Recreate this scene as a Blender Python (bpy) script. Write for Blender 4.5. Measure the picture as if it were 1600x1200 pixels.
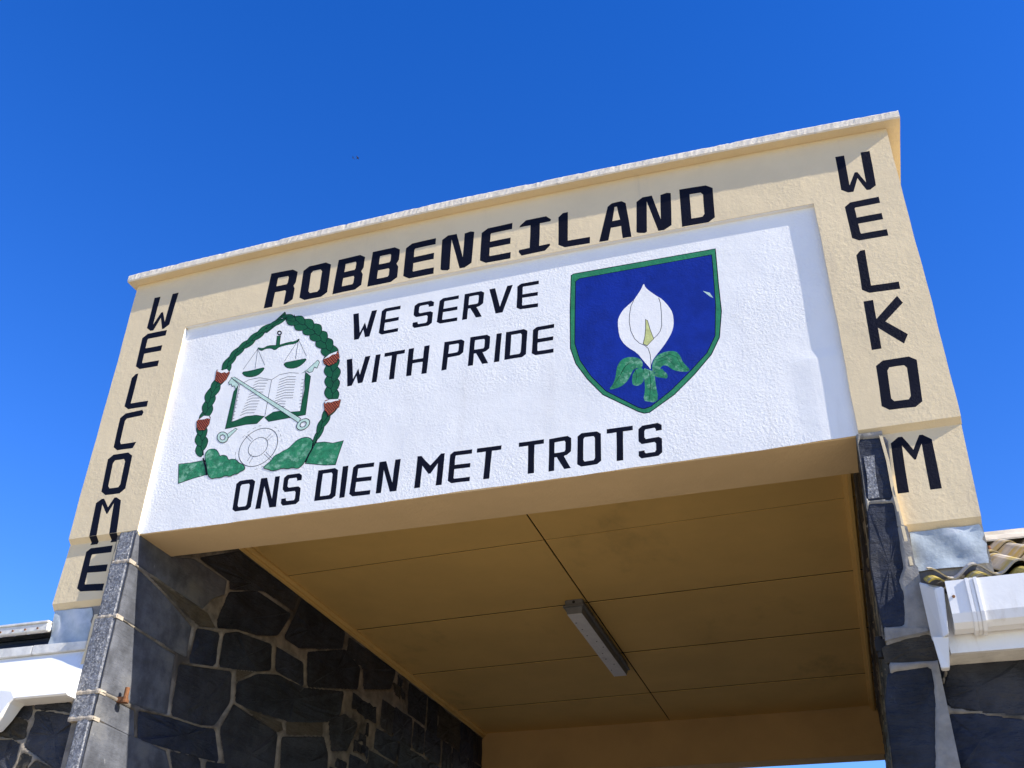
# Welcome gateway: cream plastered portal with a recessed painted sign, slate walls, boarded ceiling.
# World: x right along the facade, y into the passage, z up, metres.  Facade plane is y = 0.
import bpy, bmesh, math, random
import numpy as np
from mathutils import Vector, Matrix
from mathutils.geometry import tessellate_polygon

for o in list(bpy.data.objects):
    bpy.data.objects.remove(o, do_unlink=True)
scene = bpy.context.scene
COL = scene.collection
random.seed(7)
rng = np.random.default_rng(7)

# ------------------------------------------------------------------ camera
cam_data = bpy.data.cameras.new('camera')
cam = bpy.data.objects.new('camera', cam_data)
COL.objects.link(cam)
cam_data.sensor_width = 36.0
cam_data.lens = 36.0 * 1614.49 / 1600.0
cam_data.clip_end = 6000.0
cam_data.clip_start = 0.05
RIGHT = Vector((0.95146253, 0.30732822, 0.01638352))
DOWN = Vector((-0.15568236, 0.5265345, -0.83577774))
FWD = Vector((-0.26548457, 0.79266058, 0.54882343))
m = Matrix.Identity(4)
for i in range(3):
    m[i][0] = RIGHT[i]; m[i][1] = -DOWN[i]; m[i][2] = -FWD[i]
m.translation = Vector((0.0, -4.5, 1.6))
cam.matrix_world = m
scene.camera = cam

# ------------------------------------------------------------------ sky, sun, exposure
SUN_DIR = Vector((5.7, -1.0, 3.8)).normalized()          # towards the sun
elev = math.asin(SUN_DIR.z)
azim = math.atan2(SUN_DIR.x, SUN_DIR.y)                  # clockwise from +Y
world = bpy.data.worlds.new('World')
scene.world = world
world.use_nodes = True
wn = world.node_tree
bg = wn.nodes['Background']
sky = wn.nodes.new('ShaderNodeTexSky')
sky.sky_type = 'NISHITA'
sky.sun_disc = False
sky.sun_elevation = elev
sky.sun_rotation = azim
sky.altitude = 0.0
sky.air_density = 1.0
sky.dust_density = 0.05
sky.ozone_density = 3.0
hs = wn.nodes.new('ShaderNodeHueSaturation')
hs.inputs['Saturation'].default_value = 1.36
hs.inputs['Hue'].default_value = 0.521
wn.links.new(sky.outputs['Color'], hs.inputs['Color'])
wn.links.new(hs.outputs['Color'], bg.inputs['Color'])
bg.inputs['Strength'].default_value = 0.138

sun_data = bpy.data.lights.new('sun', 'SUN')
sun_data.energy = 4.4
sun_data.angle = math.radians(0.5)
sun_data.color = (1.0, 0.94, 0.84)
sun = bpy.data.objects.new('sun', sun_data)
COL.objects.link(sun)
sun.rotation_euler = SUN_DIR.to_track_quat('Z', 'Y').to_euler()
sun.location = SUN_DIR * 40

vs = scene.view_settings
vs.view_transform = 'Standard'
vs.look = 'None'
vs.gamma = 1.0
vs.exposure = 1.0
vs.use_curve_mapping = False

# ------------------------------------------------------------------ traced outlines, in metres (x, z) or (y, z)
LETTERS = {'left': [('W', [(-4.0735, 5.8915), (-3.8855, 5.895), (-3.8994, 5.6017), (-4.0714, 5.6092)]), ('E', [(-4.089, 5.587), (-3.9055, 5.5878), (-3.9093, 5.3014), (-4.0799, 5.3044)]),
          ('L', [(-4.0885, 5.2692), (-3.9187, 5.2722), (-3.9152, 4.9959), (-4.0876, 5.0006)]), ('C', [(-4.0984, 4.9685), (-3.9289, 4.9767), (-3.928, 4.6999), (-4.088, 4.7042)]),
          ('O', [(-4.1097, 4.676), (-3.9341, 4.6745), (-3.9226, 4.3925), (-4.0917, 4.3966)]), ('M', [(-4.112, 4.3745), (-3.9369, 4.3677), (-3.9002, 4.0738), (-4.0937, 4.0886)]),
          ('E', [(-4.1138, 4.0674), (-3.9369, 4.0672), (-3.9286, 3.7888), (-4.1104, 3.8022)])],
 'pride': [('W', [(-2.5627, 5.1039), (-2.4071, 5.1008), (-2.4105, 4.9118), (-2.5576, 4.9051)]), ('I', [(-2.3724, 5.0994), (-2.3411, 5.1008), (-2.3486, 4.9035), (-2.3805, 4.903)]),
           ('T', [(-2.3146, 5.1011), (-2.184, 5.1012), (-2.1904, 4.9055), (-2.3177, 4.903)]), ('H', [(-2.1607, 5.1009), (-2.028, 5.1014), (-2.035, 4.9044), (-2.1629, 4.9077)]),
           ('P', [(-1.9358, 5.1044), (-1.8102, 5.1025), (-1.8202, 4.9104), (-1.9442, 4.9049)]), ('R', [(-1.7757, 5.1063), (-1.6528, 5.1024), (-1.6605, 4.9023), (-1.7831, 4.9053)]),
           ('I', [(-1.6148, 5.0977), (-1.5835, 5.0966), (-1.5943, 4.8998), (-1.626, 4.9008)]), ('D', [(-1.5578, 5.0966), (-1.4283, 5.0963), (-1.4374, 4.9031), (-1.5646, 4.9043)]),
           ('E', [(-1.3958, 5.0948), (-1.2709, 5.0951), (-1.2765, 4.8989), (-1.4036, 4.9016)])],
 'right': [('W', [(0.386, 5.8929), (0.5702, 5.8853), (0.5594, 5.5996), (0.3796, 5.6166)]), ('E', [(0.3796, 5.5399), (0.5604, 5.5412), (0.5619, 5.2638), (0.3829, 5.2669)]),
           ('L', [(0.3858, 5.197), (0.5648, 5.2018), (0.5573, 4.9086), (0.3754, 4.9178)]), ('K', [(0.3714, 4.8685), (0.5527, 4.8686), (0.5395, 4.5673), (0.3617, 4.5682)]),
           ('O', [(0.3668, 4.4975), (0.556, 4.4979), (0.5331, 4.2117), (0.351, 4.2175)]), ('M', [(0.3617, 4.0818), (0.5406, 4.0749), (0.5331, 3.7917), (0.3443, 3.7915)])],
 'serve': [('W', [(-2.5572, 5.4437), (-2.3964, 5.4414), (-2.3972, 5.2415), (-2.5521, 5.2418)]), ('E', [(-2.3629, 5.441), (-2.2398, 5.4395), (-2.2426, 5.2454), (-2.3694, 5.2437)]),
           ('S', [(-2.1464, 5.4328), (-2.0199, 5.4335), (-2.0258, 5.2469), (-2.1505, 5.2486)]), ('E', [(-1.9836, 5.4347), (-1.8617, 5.4337), (-1.8641, 5.2437), (-1.9948, 5.247)]),
           ('R', [(-1.8248, 5.4335), (-1.6998, 5.4338), (-1.7104, 5.2418), (-1.8335, 5.2427)]), ('V', [(-1.6692, 5.4348), (-1.5223, 5.4354), (-1.533, 5.2442), (-1.6776, 5.2458)]),
           ('E', [(-1.494, 5.4323), (-1.3622, 5.4302), (-1.3673, 5.2375), (-1.4978, 5.2442)])],
 'top': [('R', [(-3.1842, 5.8934), (-2.9861, 5.8893), (-2.9909, 5.6097), (-3.1933, 5.6082)]), ('O', [(-2.9453, 5.8876), (-2.7489, 5.8937), (-2.7472, 5.6112), (-2.9425, 5.6117)]),
         ('B', [(-2.6974, 5.8905), (-2.5091, 5.8977), (-2.5129, 5.6164), (-2.7084, 5.6127)]), ('B', [(-2.4591, 5.8986), (-2.2693, 5.9005), (-2.2698, 5.6197), (-2.4695, 5.6191)]),
         ('E', [(-2.2278, 5.9007), (-2.0277, 5.9056), (-2.026, 5.6191), (-2.2292, 5.619)]), ('N', [(-1.9849, 5.9079), (-1.7723, 5.9007), (-1.7819, 5.6173), (-1.9823, 5.6238)]),
         ('E', [(-1.7228, 5.897), (-1.5245, 5.9003), (-1.5328, 5.6193), (-1.7277, 5.623)]), ('I', [(-1.4782, 5.8985), (-1.2777, 5.8975), (-1.2859, 5.6267), (-1.4826, 5.6232)]),
         ('L', [(-1.2324, 5.8945), (-1.0331, 5.8966), (-1.0433, 5.6153), (-1.2348, 5.6239)]), ('A', [(-0.9693, 5.8896), (-0.7936, 5.8957), (-0.7961, 5.6016), (-0.9877, 5.6111)]),
         ('N', [(-0.7523, 5.8907), (-0.5482, 5.8854), (-0.5621, 5.6023), (-0.7664, 5.6124)]), ('D', [(-0.4978, 5.8905), (-0.3054, 5.8783), (-0.3146, 5.5957), (-0.5024, 5.6013)])],
 'trots': [('O', [(-3.1759, 4.3724), (-3.0528, 4.3708), (-3.0525, 4.1748), (-3.1704, 4.1759)]), ('N', [(-3.0171, 4.3676), (-2.8957, 4.365), (-2.8901, 4.1694), (-3.0218, 4.1736)]),
           ('S', [(-2.8673, 4.3659), (-2.7537, 4.3642), (-2.7477, 4.1695), (-2.8624, 4.1715)]), ('D', [(-2.6535, 4.3644), (-2.5294, 4.3639), (-2.5257, 4.1708), (-2.6545, 4.1722)]),
           ('I', [(-2.5022, 4.3669), (-2.4678, 4.3667), (-2.4695, 4.1698), (-2.5013, 4.1694)]), ('E', [(-2.4365, 4.3669), (-2.3096, 4.3626), (-2.317, 4.1657), (-2.4434, 4.169)]),
           ('N', [(-2.2785, 4.3598), (-2.1512, 4.3601), (-2.1604, 4.1646), (-2.2828, 4.1657)]), ('M', [(-2.0517, 4.3606), (-1.8923, 4.3554), (-1.8998, 4.1634), (-2.0581, 4.1653)]),
           ('E', [(-1.8599, 4.3573), (-1.7337, 4.3541), (-1.7414, 4.1621), (-1.8662, 4.1652)]), ('T', [(-1.7064, 4.3546), (-1.5676, 4.3521), (-1.5809, 4.1593), (-1.7163, 4.1632)]),
           ('T', [(-1.4709, 4.3521), (-1.3319, 4.351), (-1.3346, 4.1572), (-1.4709, 4.157)]), ('R', [(-1.3038, 4.3464), (-1.1834, 4.351), (-1.1882, 4.1566), (-1.3079, 4.1532)]),
           ('O', [(-1.1487, 4.3549), (-1.0243, 4.3507), (-1.0279, 4.1581), (-1.1551, 4.1562)]), ('T', [(-0.9926, 4.3551), (-0.8549, 4.354), (-0.8627, 4.1593), (-0.9986, 4.16)]),
           ('S', [(-0.8261, 4.3444), (-0.7052, 4.3497), (-0.7134, 4.1571), (-0.8342, 4.1549)])]}
EMBLEM = {'beam': [(-3.2087, 5.3245), (-3.1632, 5.3049), (-3.1299, 5.3217), (-3.0746, 5.313), (-3.0619, 5.3078), (-2.9862, 5.3185), (-2.9384, 5.3152), (-2.9113, 5.3318), (-2.914, 5.3102),
          (-2.9415, 5.2964), (-2.9836, 5.301), (-3.0479, 5.2946), (-3.0719, 5.2735), (-3.1018, 5.2964), (-3.1445, 5.3011), (-3.1722, 5.2871)],
 'cap_a': [(-3.4677, 5.1933), (-3.4539, 5.2036), (-3.4269, 5.1907), (-3.3974, 5.1953), (-3.3787, 5.1737), (-3.3913, 5.1633), (-3.4117, 5.1749), (-3.4291, 5.1705),
           (-3.4497, 5.1821)],
 'cap_b': [(-3.5252, 4.8463), (-3.4953, 4.8693), (-3.4577, 4.8603), (-3.445, 4.8387), (-3.467, 4.8473), (-3.4839, 4.8429), (-3.502, 4.8436)],
 'cap_c': [(-2.7186, 5.1369), (-2.6856, 5.1655), (-2.6325, 5.1789), (-2.6392, 5.1588), (-2.6642, 5.1588), (-2.683, 5.1449)],
 'cap_d': [(-2.6726, 4.8233), (-2.644, 4.8336), (-2.588, 4.8271), (-2.5779, 4.8158), (-2.6088, 4.8166), (-2.6301, 4.811), (-2.6531, 4.8174), (-2.6651, 4.8078)],
 'cover_a': [(-3.3148, 5.0124), (-3.2911, 5.0581), (-3.2906, 4.9461), (-3.2909, 4.7906), (-3.2626, 4.7953), (-3.1963, 4.8139), (-3.1263, 4.8102), (-3.068, 4.7918), (-3.11, 4.7491),
             (-3.186, 4.756), (-3.3237, 4.7483)],
 'cover_b': [(-2.8326, 5.0653), (-2.793, 5.0268), (-2.7891, 4.7553), (-2.8894, 4.7527), (-3.0303, 4.7497), (-3.0619, 4.7824), (-3.0119, 4.8118), (-2.9436, 4.8118),
             (-2.8953, 4.7915), (-2.8269, 4.7855), (-2.8199, 4.934)],
 'key2_ring': [(-3.3299, 4.6901), (-3.2916, 4.6838), (-3.3375, 4.7292)],
 'key2_shaft': [(-3.3061, 4.7051), (-3.2524, 4.7399), (-3.2393, 4.7318), (-3.2895, 4.6788)],
 'key2_teeth': [(-2.8573, 5.0614), (-2.818, 5.0837), (-2.76, 5.1387), (-2.7461, 5.1197), (-2.7567, 5.0793), (-2.7767, 5.0919), (-2.7838, 5.0597), (-2.8062, 5.0566),
                (-2.8221, 5.072)],
 'key_ring': [(-2.7943, 4.6897), (-2.7575, 4.7113), (-2.8155, 4.7212)],
 'key_shaft': [(-3.3534, 5.1229), (-3.3292, 5.1221), (-2.8172, 4.7332), (-2.8268, 4.7068)],
 'key_teeth': [(-3.3654, 5.0909), (-3.3487, 5.1169), (-3.2879, 5.06), (-3.3036, 5.0291), (-3.3208, 5.0573), (-3.3319, 5.0531), (-3.3445, 5.0756), (-3.3555, 5.0701)],
 'knot': [[(-2.7113, 4.55), (-2.7117, 4.5129), (-2.7269, 4.4818), (-2.7455, 4.4292)], [(-3.4384, 4.565), (-3.4082, 4.5029), (-3.3879, 4.443)]],
 'left_path': [(-3.4481, 4.5839), (-3.4781, 4.7002), (-3.4889, 4.7977), (-3.4825, 4.894), (-3.4785, 4.9922), (-3.4529, 5.0755), (-3.4245, 5.1465), (-3.3983, 5.2317),
               (-3.3515, 5.3073), (-3.2725, 5.3771), (-3.1868, 5.4459), (-3.1192, 5.4786), (-3.0502, 5.5651)],
 'lifering': [(-3.0724, 4.582), (-2.945, 4.5901), (-3.0749, 4.7101)],
 'lifering_in': [(-3.0737, 4.5834), (-3.0092, 4.5868), (-3.0758, 4.6484)],
 'page_lines': [[(-3.2812, 5.0563), (-3.2206, 5.0826), (-3.1498, 5.0844), (-3.0624, 5.0529)], [(-3.06, 5.0524), (-3.0633, 4.791)],
                [(-3.06, 5.0524), (-3.0083, 5.0802), (-2.9388, 5.0819), (-2.8786, 5.0654)], [(-3.2812, 5.0563), (-3.2856, 4.7933)], [(-2.8317, 5.059), (-2.8246, 4.7851)],
                [(-3.178, 5.0558), (-3.1419, 5.0653), (-3.0835, 5.0531)], [(-3.0047, 5.042), (-2.9503, 5.0542), (-2.8927, 5.0432)],
                [(-3.1834, 5.0347), (-3.1472, 5.0444), (-3.0886, 5.0325)], [(-3.0057, 5.0228), (-2.9507, 5.0349), (-2.8925, 5.0241)],
                [(-3.1889, 5.0136), (-3.1524, 5.0236), (-3.0937, 5.012)], [(-3.0067, 5.0037), (-2.9511, 5.0158), (-2.8923, 5.005)],
                [(-3.1943, 4.9926), (-3.1577, 5.0028), (-3.0988, 4.9916)], [(-3.0077, 4.9846), (-2.9515, 4.9966), (-2.8921, 4.9859)],
                [(-3.1997, 4.9717), (-3.1629, 4.9821), (-3.1039, 4.9712)], [(-3.0086, 4.9655), (-2.9519, 4.9776), (-2.8919, 4.967)],
                [(-3.2051, 4.9508), (-3.1681, 4.9615), (-3.1089, 4.9509)], [(-3.0096, 4.9466), (-2.9523, 4.9586), (-2.8917, 4.9481)],
                [(-3.2104, 4.93), (-3.1733, 4.9409), (-3.114, 4.9307)], [(-3.0106, 4.9276), (-2.9527, 4.9397), (-2.8915, 4.9292)],
                [(-3.2158, 4.9093), (-3.1785, 4.9204), (-3.119, 4.9105)], [(-3.0116, 4.9088), (-2.953, 4.9209), (-2.8914, 4.9104)],
                [(-3.2211, 4.8886), (-3.1837, 4.9), (-3.124, 4.8904)], [(-3.0126, 4.89), (-2.9534, 4.9021), (-2.8912, 4.8917)],
                [(-3.2264, 4.868), (-3.1888, 4.8796), (-3.129, 4.8703)], [(-3.0135, 4.8713), (-2.9763, 4.8843), (-2.9357, 4.875)],
                [(-3.2317, 4.8475), (-3.1939, 4.8593), (-3.134, 4.8503)], [(-3.0145, 4.8526), (-2.9769, 4.8657), (-2.936, 4.8565)],
                [(-3.237, 4.827), (-3.1991, 4.8391), (-3.139, 4.8304)], [(-3.0154, 4.834), (-2.9775, 4.8471), (-2.9363, 4.838)], [(-3.2839, 5.0192), (-3.2719, 5.0183)],
                [(-2.8504, 5.013), (-2.8365, 5.0116)], [(-3.2841, 4.9931), (-3.2721, 4.9922)], [(-2.8492, 4.9882), (-2.8353, 4.9868)], [(-3.2843, 4.9671), (-3.2723, 4.9662)],
                [(-2.8479, 4.9635), (-2.8341, 4.9621)], [(-3.2845, 4.9413), (-3.2725, 4.9404)], [(-2.8467, 4.9389), (-2.8329, 4.9376)], [(-3.2847, 4.9155), (-3.2728, 4.9146)],
                [(-2.8454, 4.9144), (-2.8316, 4.9131)], [(-3.2849, 4.8899), (-3.273, 4.889)], [(-2.8442, 4.89), (-2.8304, 4.8887)], [(-3.2851, 4.8644), (-3.2732, 4.8635)],
                [(-2.843, 4.8657), (-2.8292, 4.8645)], [(-3.2852, 4.839), (-3.2734, 4.8381)], [(-2.8417, 4.8416), (-2.828, 4.8403)], [(-3.2854, 4.8137), (-3.2736, 4.8128)],
                [(-2.8405, 4.8175), (-2.8269, 4.8163)]],
 'pan_a': [(-3.2867, 5.1522), (-3.2321, 5.1482), (-3.1734, 5.1534), (-3.1241, 5.1566), (-3.1338, 5.1293), (-3.1649, 5.1036), (-3.2117, 5.0999), (-3.256, 5.1146)],
 'pan_b': [(-2.998, 5.1639), (-2.9397, 5.1652), (-2.8816, 5.1664), (-2.8388, 5.1669), (-2.8489, 5.1398), (-2.8855, 5.113), (-2.9313, 5.1093), (-2.9747, 5.1265)],
 'post': [(-3.0749, 5.3827), (-3.0508, 5.3816), (-3.0459, 5.3046), (-3.0705, 5.3096)],
 'protea_a': [(-3.4696, 5.1782), (-3.4691, 5.2001), (-3.3823, 5.1795), (-3.3725, 5.1597), (-3.3879, 5.1141), (-3.4197, 5.0909), (-3.4659, 5.1224)],
 'protea_b': [(-3.5362, 4.836), (-3.5167, 4.8571), (-3.4891, 4.8682), (-3.4476, 4.8512), (-3.446, 4.8025), (-3.4677, 4.7641), (-3.5107, 4.7713), (-3.5283, 4.7983)],
 'protea_c': [(-2.7212, 5.1311), (-2.696, 5.1575), (-2.6303, 5.1797), (-2.6152, 5.129), (-2.6314, 5.0948), (-2.675, 5.0809), (-2.7121, 5.1043)],
 'protea_d': [(-2.6745, 4.8118), (-2.6659, 4.8316), (-2.6104, 4.8299), (-2.5703, 4.8168), (-2.5758, 4.7708), (-2.6106, 4.7418), (-2.6356, 4.7229), (-2.6627, 4.7626)],
 'ribbon_a': [(-3.6009, 4.5497), (-3.5215, 4.5456), (-3.4234, 4.5489), (-3.4106, 4.5033), (-3.3891, 4.4489), (-3.4807, 4.4365), (-3.5746, 4.4164)],
 'ribbon_b': [(-2.6949, 4.5496), (-2.6404, 4.5464), (-2.5844, 4.5294), (-2.5187, 4.5344), (-2.5343, 4.468), (-2.5508, 4.385), (-2.6207, 4.3935), (-2.7425, 4.4232),
              (-2.7236, 4.4813)],
 'right_path': [(-3.0496, 5.5609), (-3.0006, 5.4936), (-2.9356, 5.4596), (-2.8563, 5.4029), (-2.7886, 5.3363), (-2.7321, 5.2601), (-2.6884, 5.1876), (-2.6694, 5.1272),
                (-2.6542, 5.0497), (-2.6414, 4.9737), (-2.6357, 4.9001), (-2.6281, 4.839), (-2.6214, 4.7847), (-2.6435, 4.7242), (-2.6713, 4.6596), (-2.69, 4.5941),
                (-2.7059, 4.5345)],
 'ring_top': [(-3.0616, 5.4051), (-3.0442, 5.4014), (-3.0646, 5.4243)],
 'spokes': [[(-3.1712, 4.6734), (-3.1268, 4.6289)], [(-3.1592, 4.6831), (-3.1177, 4.6413)], [(-2.9991, 4.6624), (-3.0327, 4.6274)], [(-2.985, 4.645), (-3.0223, 4.6119)],
            [(-3.1143, 4.4805), (-3.0912, 4.5279)], [(-3.1306, 4.4966), (-3.1071, 4.5418)], [(-3.0242, 4.5287), (-2.9687, 4.4749)], [(-3.0147, 4.5385), (-2.9592, 4.4846)]],
 'spray_a': [(-3.4288, 4.5751), (-3.4223, 4.6113), (-3.3976, 4.6213), (-3.3612, 4.6132), (-3.3357, 4.5836), (-3.3239, 4.5587), (-3.3057, 4.565), (-3.2748, 4.5533), (-3.26, 4.5235),
             (-3.2357, 4.5277), (-3.2054, 4.5173), (-3.1841, 4.4935), (-3.153, 4.4774), (-3.1356, 4.4556), (-3.1402, 4.4373), (-3.1643, 4.4342), (-3.1763, 4.4203),
             (-3.2045, 4.4212), (-3.2248, 4.4097), (-3.261, 4.4218), (-3.2871, 4.4112), (-3.3222, 4.4164), (-3.3498, 4.4126), (-3.3804, 4.4397), (-3.3999, 4.5016)],
 'spray_b': [(-3.0173, 4.4343), (-2.9933, 4.4563), (-2.9687, 4.4749), (-2.9516, 4.5059), (-2.925, 4.5131), (-2.8998, 4.5283), (-2.8682, 4.5379), (-2.8444, 4.5624),
             (-2.8204, 4.587), (-2.7782, 4.5995), (-2.7386, 4.5907), (-2.7132, 4.5638), (-2.711, 4.524), (-2.7236, 4.4813), (-2.7402, 4.445), (-2.7622, 4.4097), (-2.787, 4.3948),
             (-2.8214, 4.4077), (-2.8532, 4.4027), (-2.8877, 4.4145), (-2.9192, 4.406), (-2.9519, 4.4055), (-2.982, 4.4211)],
 'strings': [[(-3.2001, 5.3097), (-3.2779, 5.1697)], [(-3.2001, 5.3097), (-3.1924, 5.1596)], [(-3.2001, 5.3097), (-3.1267, 5.1724)], [(-2.916, 5.3236), (-2.9907, 5.1777)],
             [(-2.916, 5.3236), (-2.9176, 5.1735)], [(-2.916, 5.3236), (-2.8439, 5.1869)]],
 'tip_a': [(-3.1852, 5.4362), (-3.1837, 5.4855), (-3.1737, 5.4767), (-3.1226, 5.4995), (-3.0506, 5.568), (-3.0403, 5.5562), (-3.0756, 5.5097), (-3.0993, 5.4676), (-3.153, 5.4255)],
 'tip_b': [(-3.05, 5.5637), (-3.0169, 5.5213), (-2.9778, 5.5021), (-2.9761, 5.5314), (-2.9613, 5.4958), (-2.9197, 5.4735), (-2.9331, 5.4417), (-2.9837, 5.4605), (-3.0255, 5.4989)]}
SHIELD = {'flower': [(-0.7483, 5.2675), (-0.7397, 5.2323), (-0.7112, 5.1951), (-0.6786, 5.1583), (-0.6501, 5.1302), (-0.6194, 5.0751), (-0.6013, 5.0287), (-0.599, 4.9652), (-0.6063, 4.92),
            (-0.6244, 4.8774), (-0.6662, 4.8146), (-0.7112, 4.763), (-0.7342, 4.7274), (-0.7428, 4.6794), (-0.7485, 4.6954), (-0.7791, 4.7463), (-0.8099, 4.8029),
            (-0.8587, 4.8484), (-0.8868, 4.8903), (-0.9022, 4.9351), (-0.9074, 5.0205), (-0.9015, 5.0566), (-0.8777, 5.1019), (-0.8457, 5.1306), (-0.8092, 5.1605),
            (-0.7902, 5.1889), (-0.7616, 5.2319)],
 'flower_lines': [[(-0.8092, 5.1605), (-0.8266, 5.1263), (-0.8381, 5.0696), (-0.8423, 5.0172), (-0.8366, 4.9528), (-0.8179, 4.8968), (-0.794, 4.863), (-0.7655, 4.8419),
                   (-0.7482, 4.819), (-0.7396, 4.7787), (-0.7377, 4.7381), (-0.7406, 4.6889)],
                  [(-0.6707, 5.1457), (-0.6628, 5.1062), (-0.6624, 5.0314), (-0.6657, 4.9533), (-0.6763, 4.9192), (-0.6948, 4.8941), (-0.717, 4.876), (-0.7531, 4.8373)]],
 'inner': [(-1.1394, 5.3697), (-1.1179, 5.3853), (-0.36, 5.3779), (-0.3613, 5.2869), (-0.3702, 5.0305), (-0.391, 4.829), (-0.4422, 4.7294), (-0.5395, 4.6305), (-0.6437, 4.5342),
           (-0.7543, 4.4541), (-0.7913, 4.4465), (-0.8192, 4.459), (-0.9878, 4.5925), (-1.0653, 4.7011), (-1.1232, 4.8139), (-1.1517, 4.9339), (-1.1459, 5.1584)],
 'leaf_a': [(-0.9751, 4.5951), (-0.9487, 4.6246), (-0.9326, 4.671), (-0.9253, 4.7245), (-0.9094, 4.7617), (-0.883, 4.7819), (-0.8447, 4.7844), (-0.795, 4.7645), (-0.7802, 4.7264),
            (-0.7901, 4.6984), (-0.8274, 4.7056), (-0.8408, 4.6883), (-0.8642, 4.6383), (-0.8947, 4.6096), (-0.9288, 4.5963)],
 'leaf_b': [(-0.8366, 4.6895), (-0.781, 4.7116), (-0.7803, 4.6176), (-0.804, 4.5928), (-0.8289, 4.5925), (-0.8488, 4.6109)],
 'leaf_c': [(-0.7365, 4.6881), (-0.7254, 4.7357), (-0.7027, 4.7663), (-0.6517, 4.7813), (-0.6025, 4.7735), (-0.5804, 4.737), (-0.5711, 4.6955), (-0.5311, 4.6338),
            (-0.5638, 4.6303), (-0.6194, 4.6508), (-0.6423, 4.6748), (-0.6577, 4.6907), (-0.6805, 4.6951), (-0.7008, 4.6615), (-0.7276, 4.6567)],
 'leaf_d': [(-0.7238, 4.6639), (-0.6832, 4.6798), (-0.6723, 4.656), (-0.6533, 4.6328), (-0.6592, 4.6066), (-0.6871, 4.6177), (-0.7233, 4.6314)],
 'outer': [(-1.1662, 5.4219), (-1.1522, 5.4301), (-0.335, 5.4168), (-0.3363, 5.3363), (-0.3404, 5.1728), (-0.3416, 4.9824), (-0.368, 4.8142), (-0.4192, 4.7149), (-0.5171, 4.6068),
           (-0.6297, 4.503), (-0.7644, 4.4182), (-0.7928, 4.4185), (-0.8205, 4.4327), (-1.0054, 4.5712), (-1.0872, 4.6852), (-1.1497, 4.7985), (-1.1787, 4.9079),
           (-1.1766, 5.1652)],
 'scuff': [(-0.4277, 5.1391), (-0.3916, 5.118), (-0.3766, 5.0795), (-0.3937, 5.0939)],
 'spadix': [(-0.7518, 5.0137), (-0.7411, 5.004), (-0.7302, 4.9409), (-0.7145, 4.8755), (-0.7531, 4.8373), (-0.7733, 4.8547), (-0.7603, 4.9056), (-0.7541, 4.9564)],
 'stem': [(-0.7832, 4.7021), (-0.7495, 4.6787), (-0.7236, 4.6678), (-0.7219, 4.5872), (-0.7115, 4.4892), (-0.7369, 4.4729), (-0.7607, 4.4828), (-0.7928, 4.4943), (-0.7794, 4.5591),
          (-0.7795, 4.6175)],
 'veins': [[(-0.9534, 4.6107), (-0.9089, 4.6715), (-0.8812, 4.726), (-0.8375, 4.7577), (-0.7916, 4.7487)], [(-0.8997, 4.6896), (-0.8724, 4.7344), (-0.8124, 4.7528)],
           [(-0.696, 4.7399), (-0.6366, 4.7582), (-0.5973, 4.7304), (-0.5773, 4.6672), (-0.5468, 4.6398)], [(-0.7054, 4.7218), (-0.6468, 4.7302), (-0.617, 4.6847)],
           [(-0.7499, 4.6709), (-0.7462, 4.5918), (-0.7599, 4.4979)], [(-0.8274, 4.7056), (-0.8174, 4.6541), (-0.8281, 4.607)]]}
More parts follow.
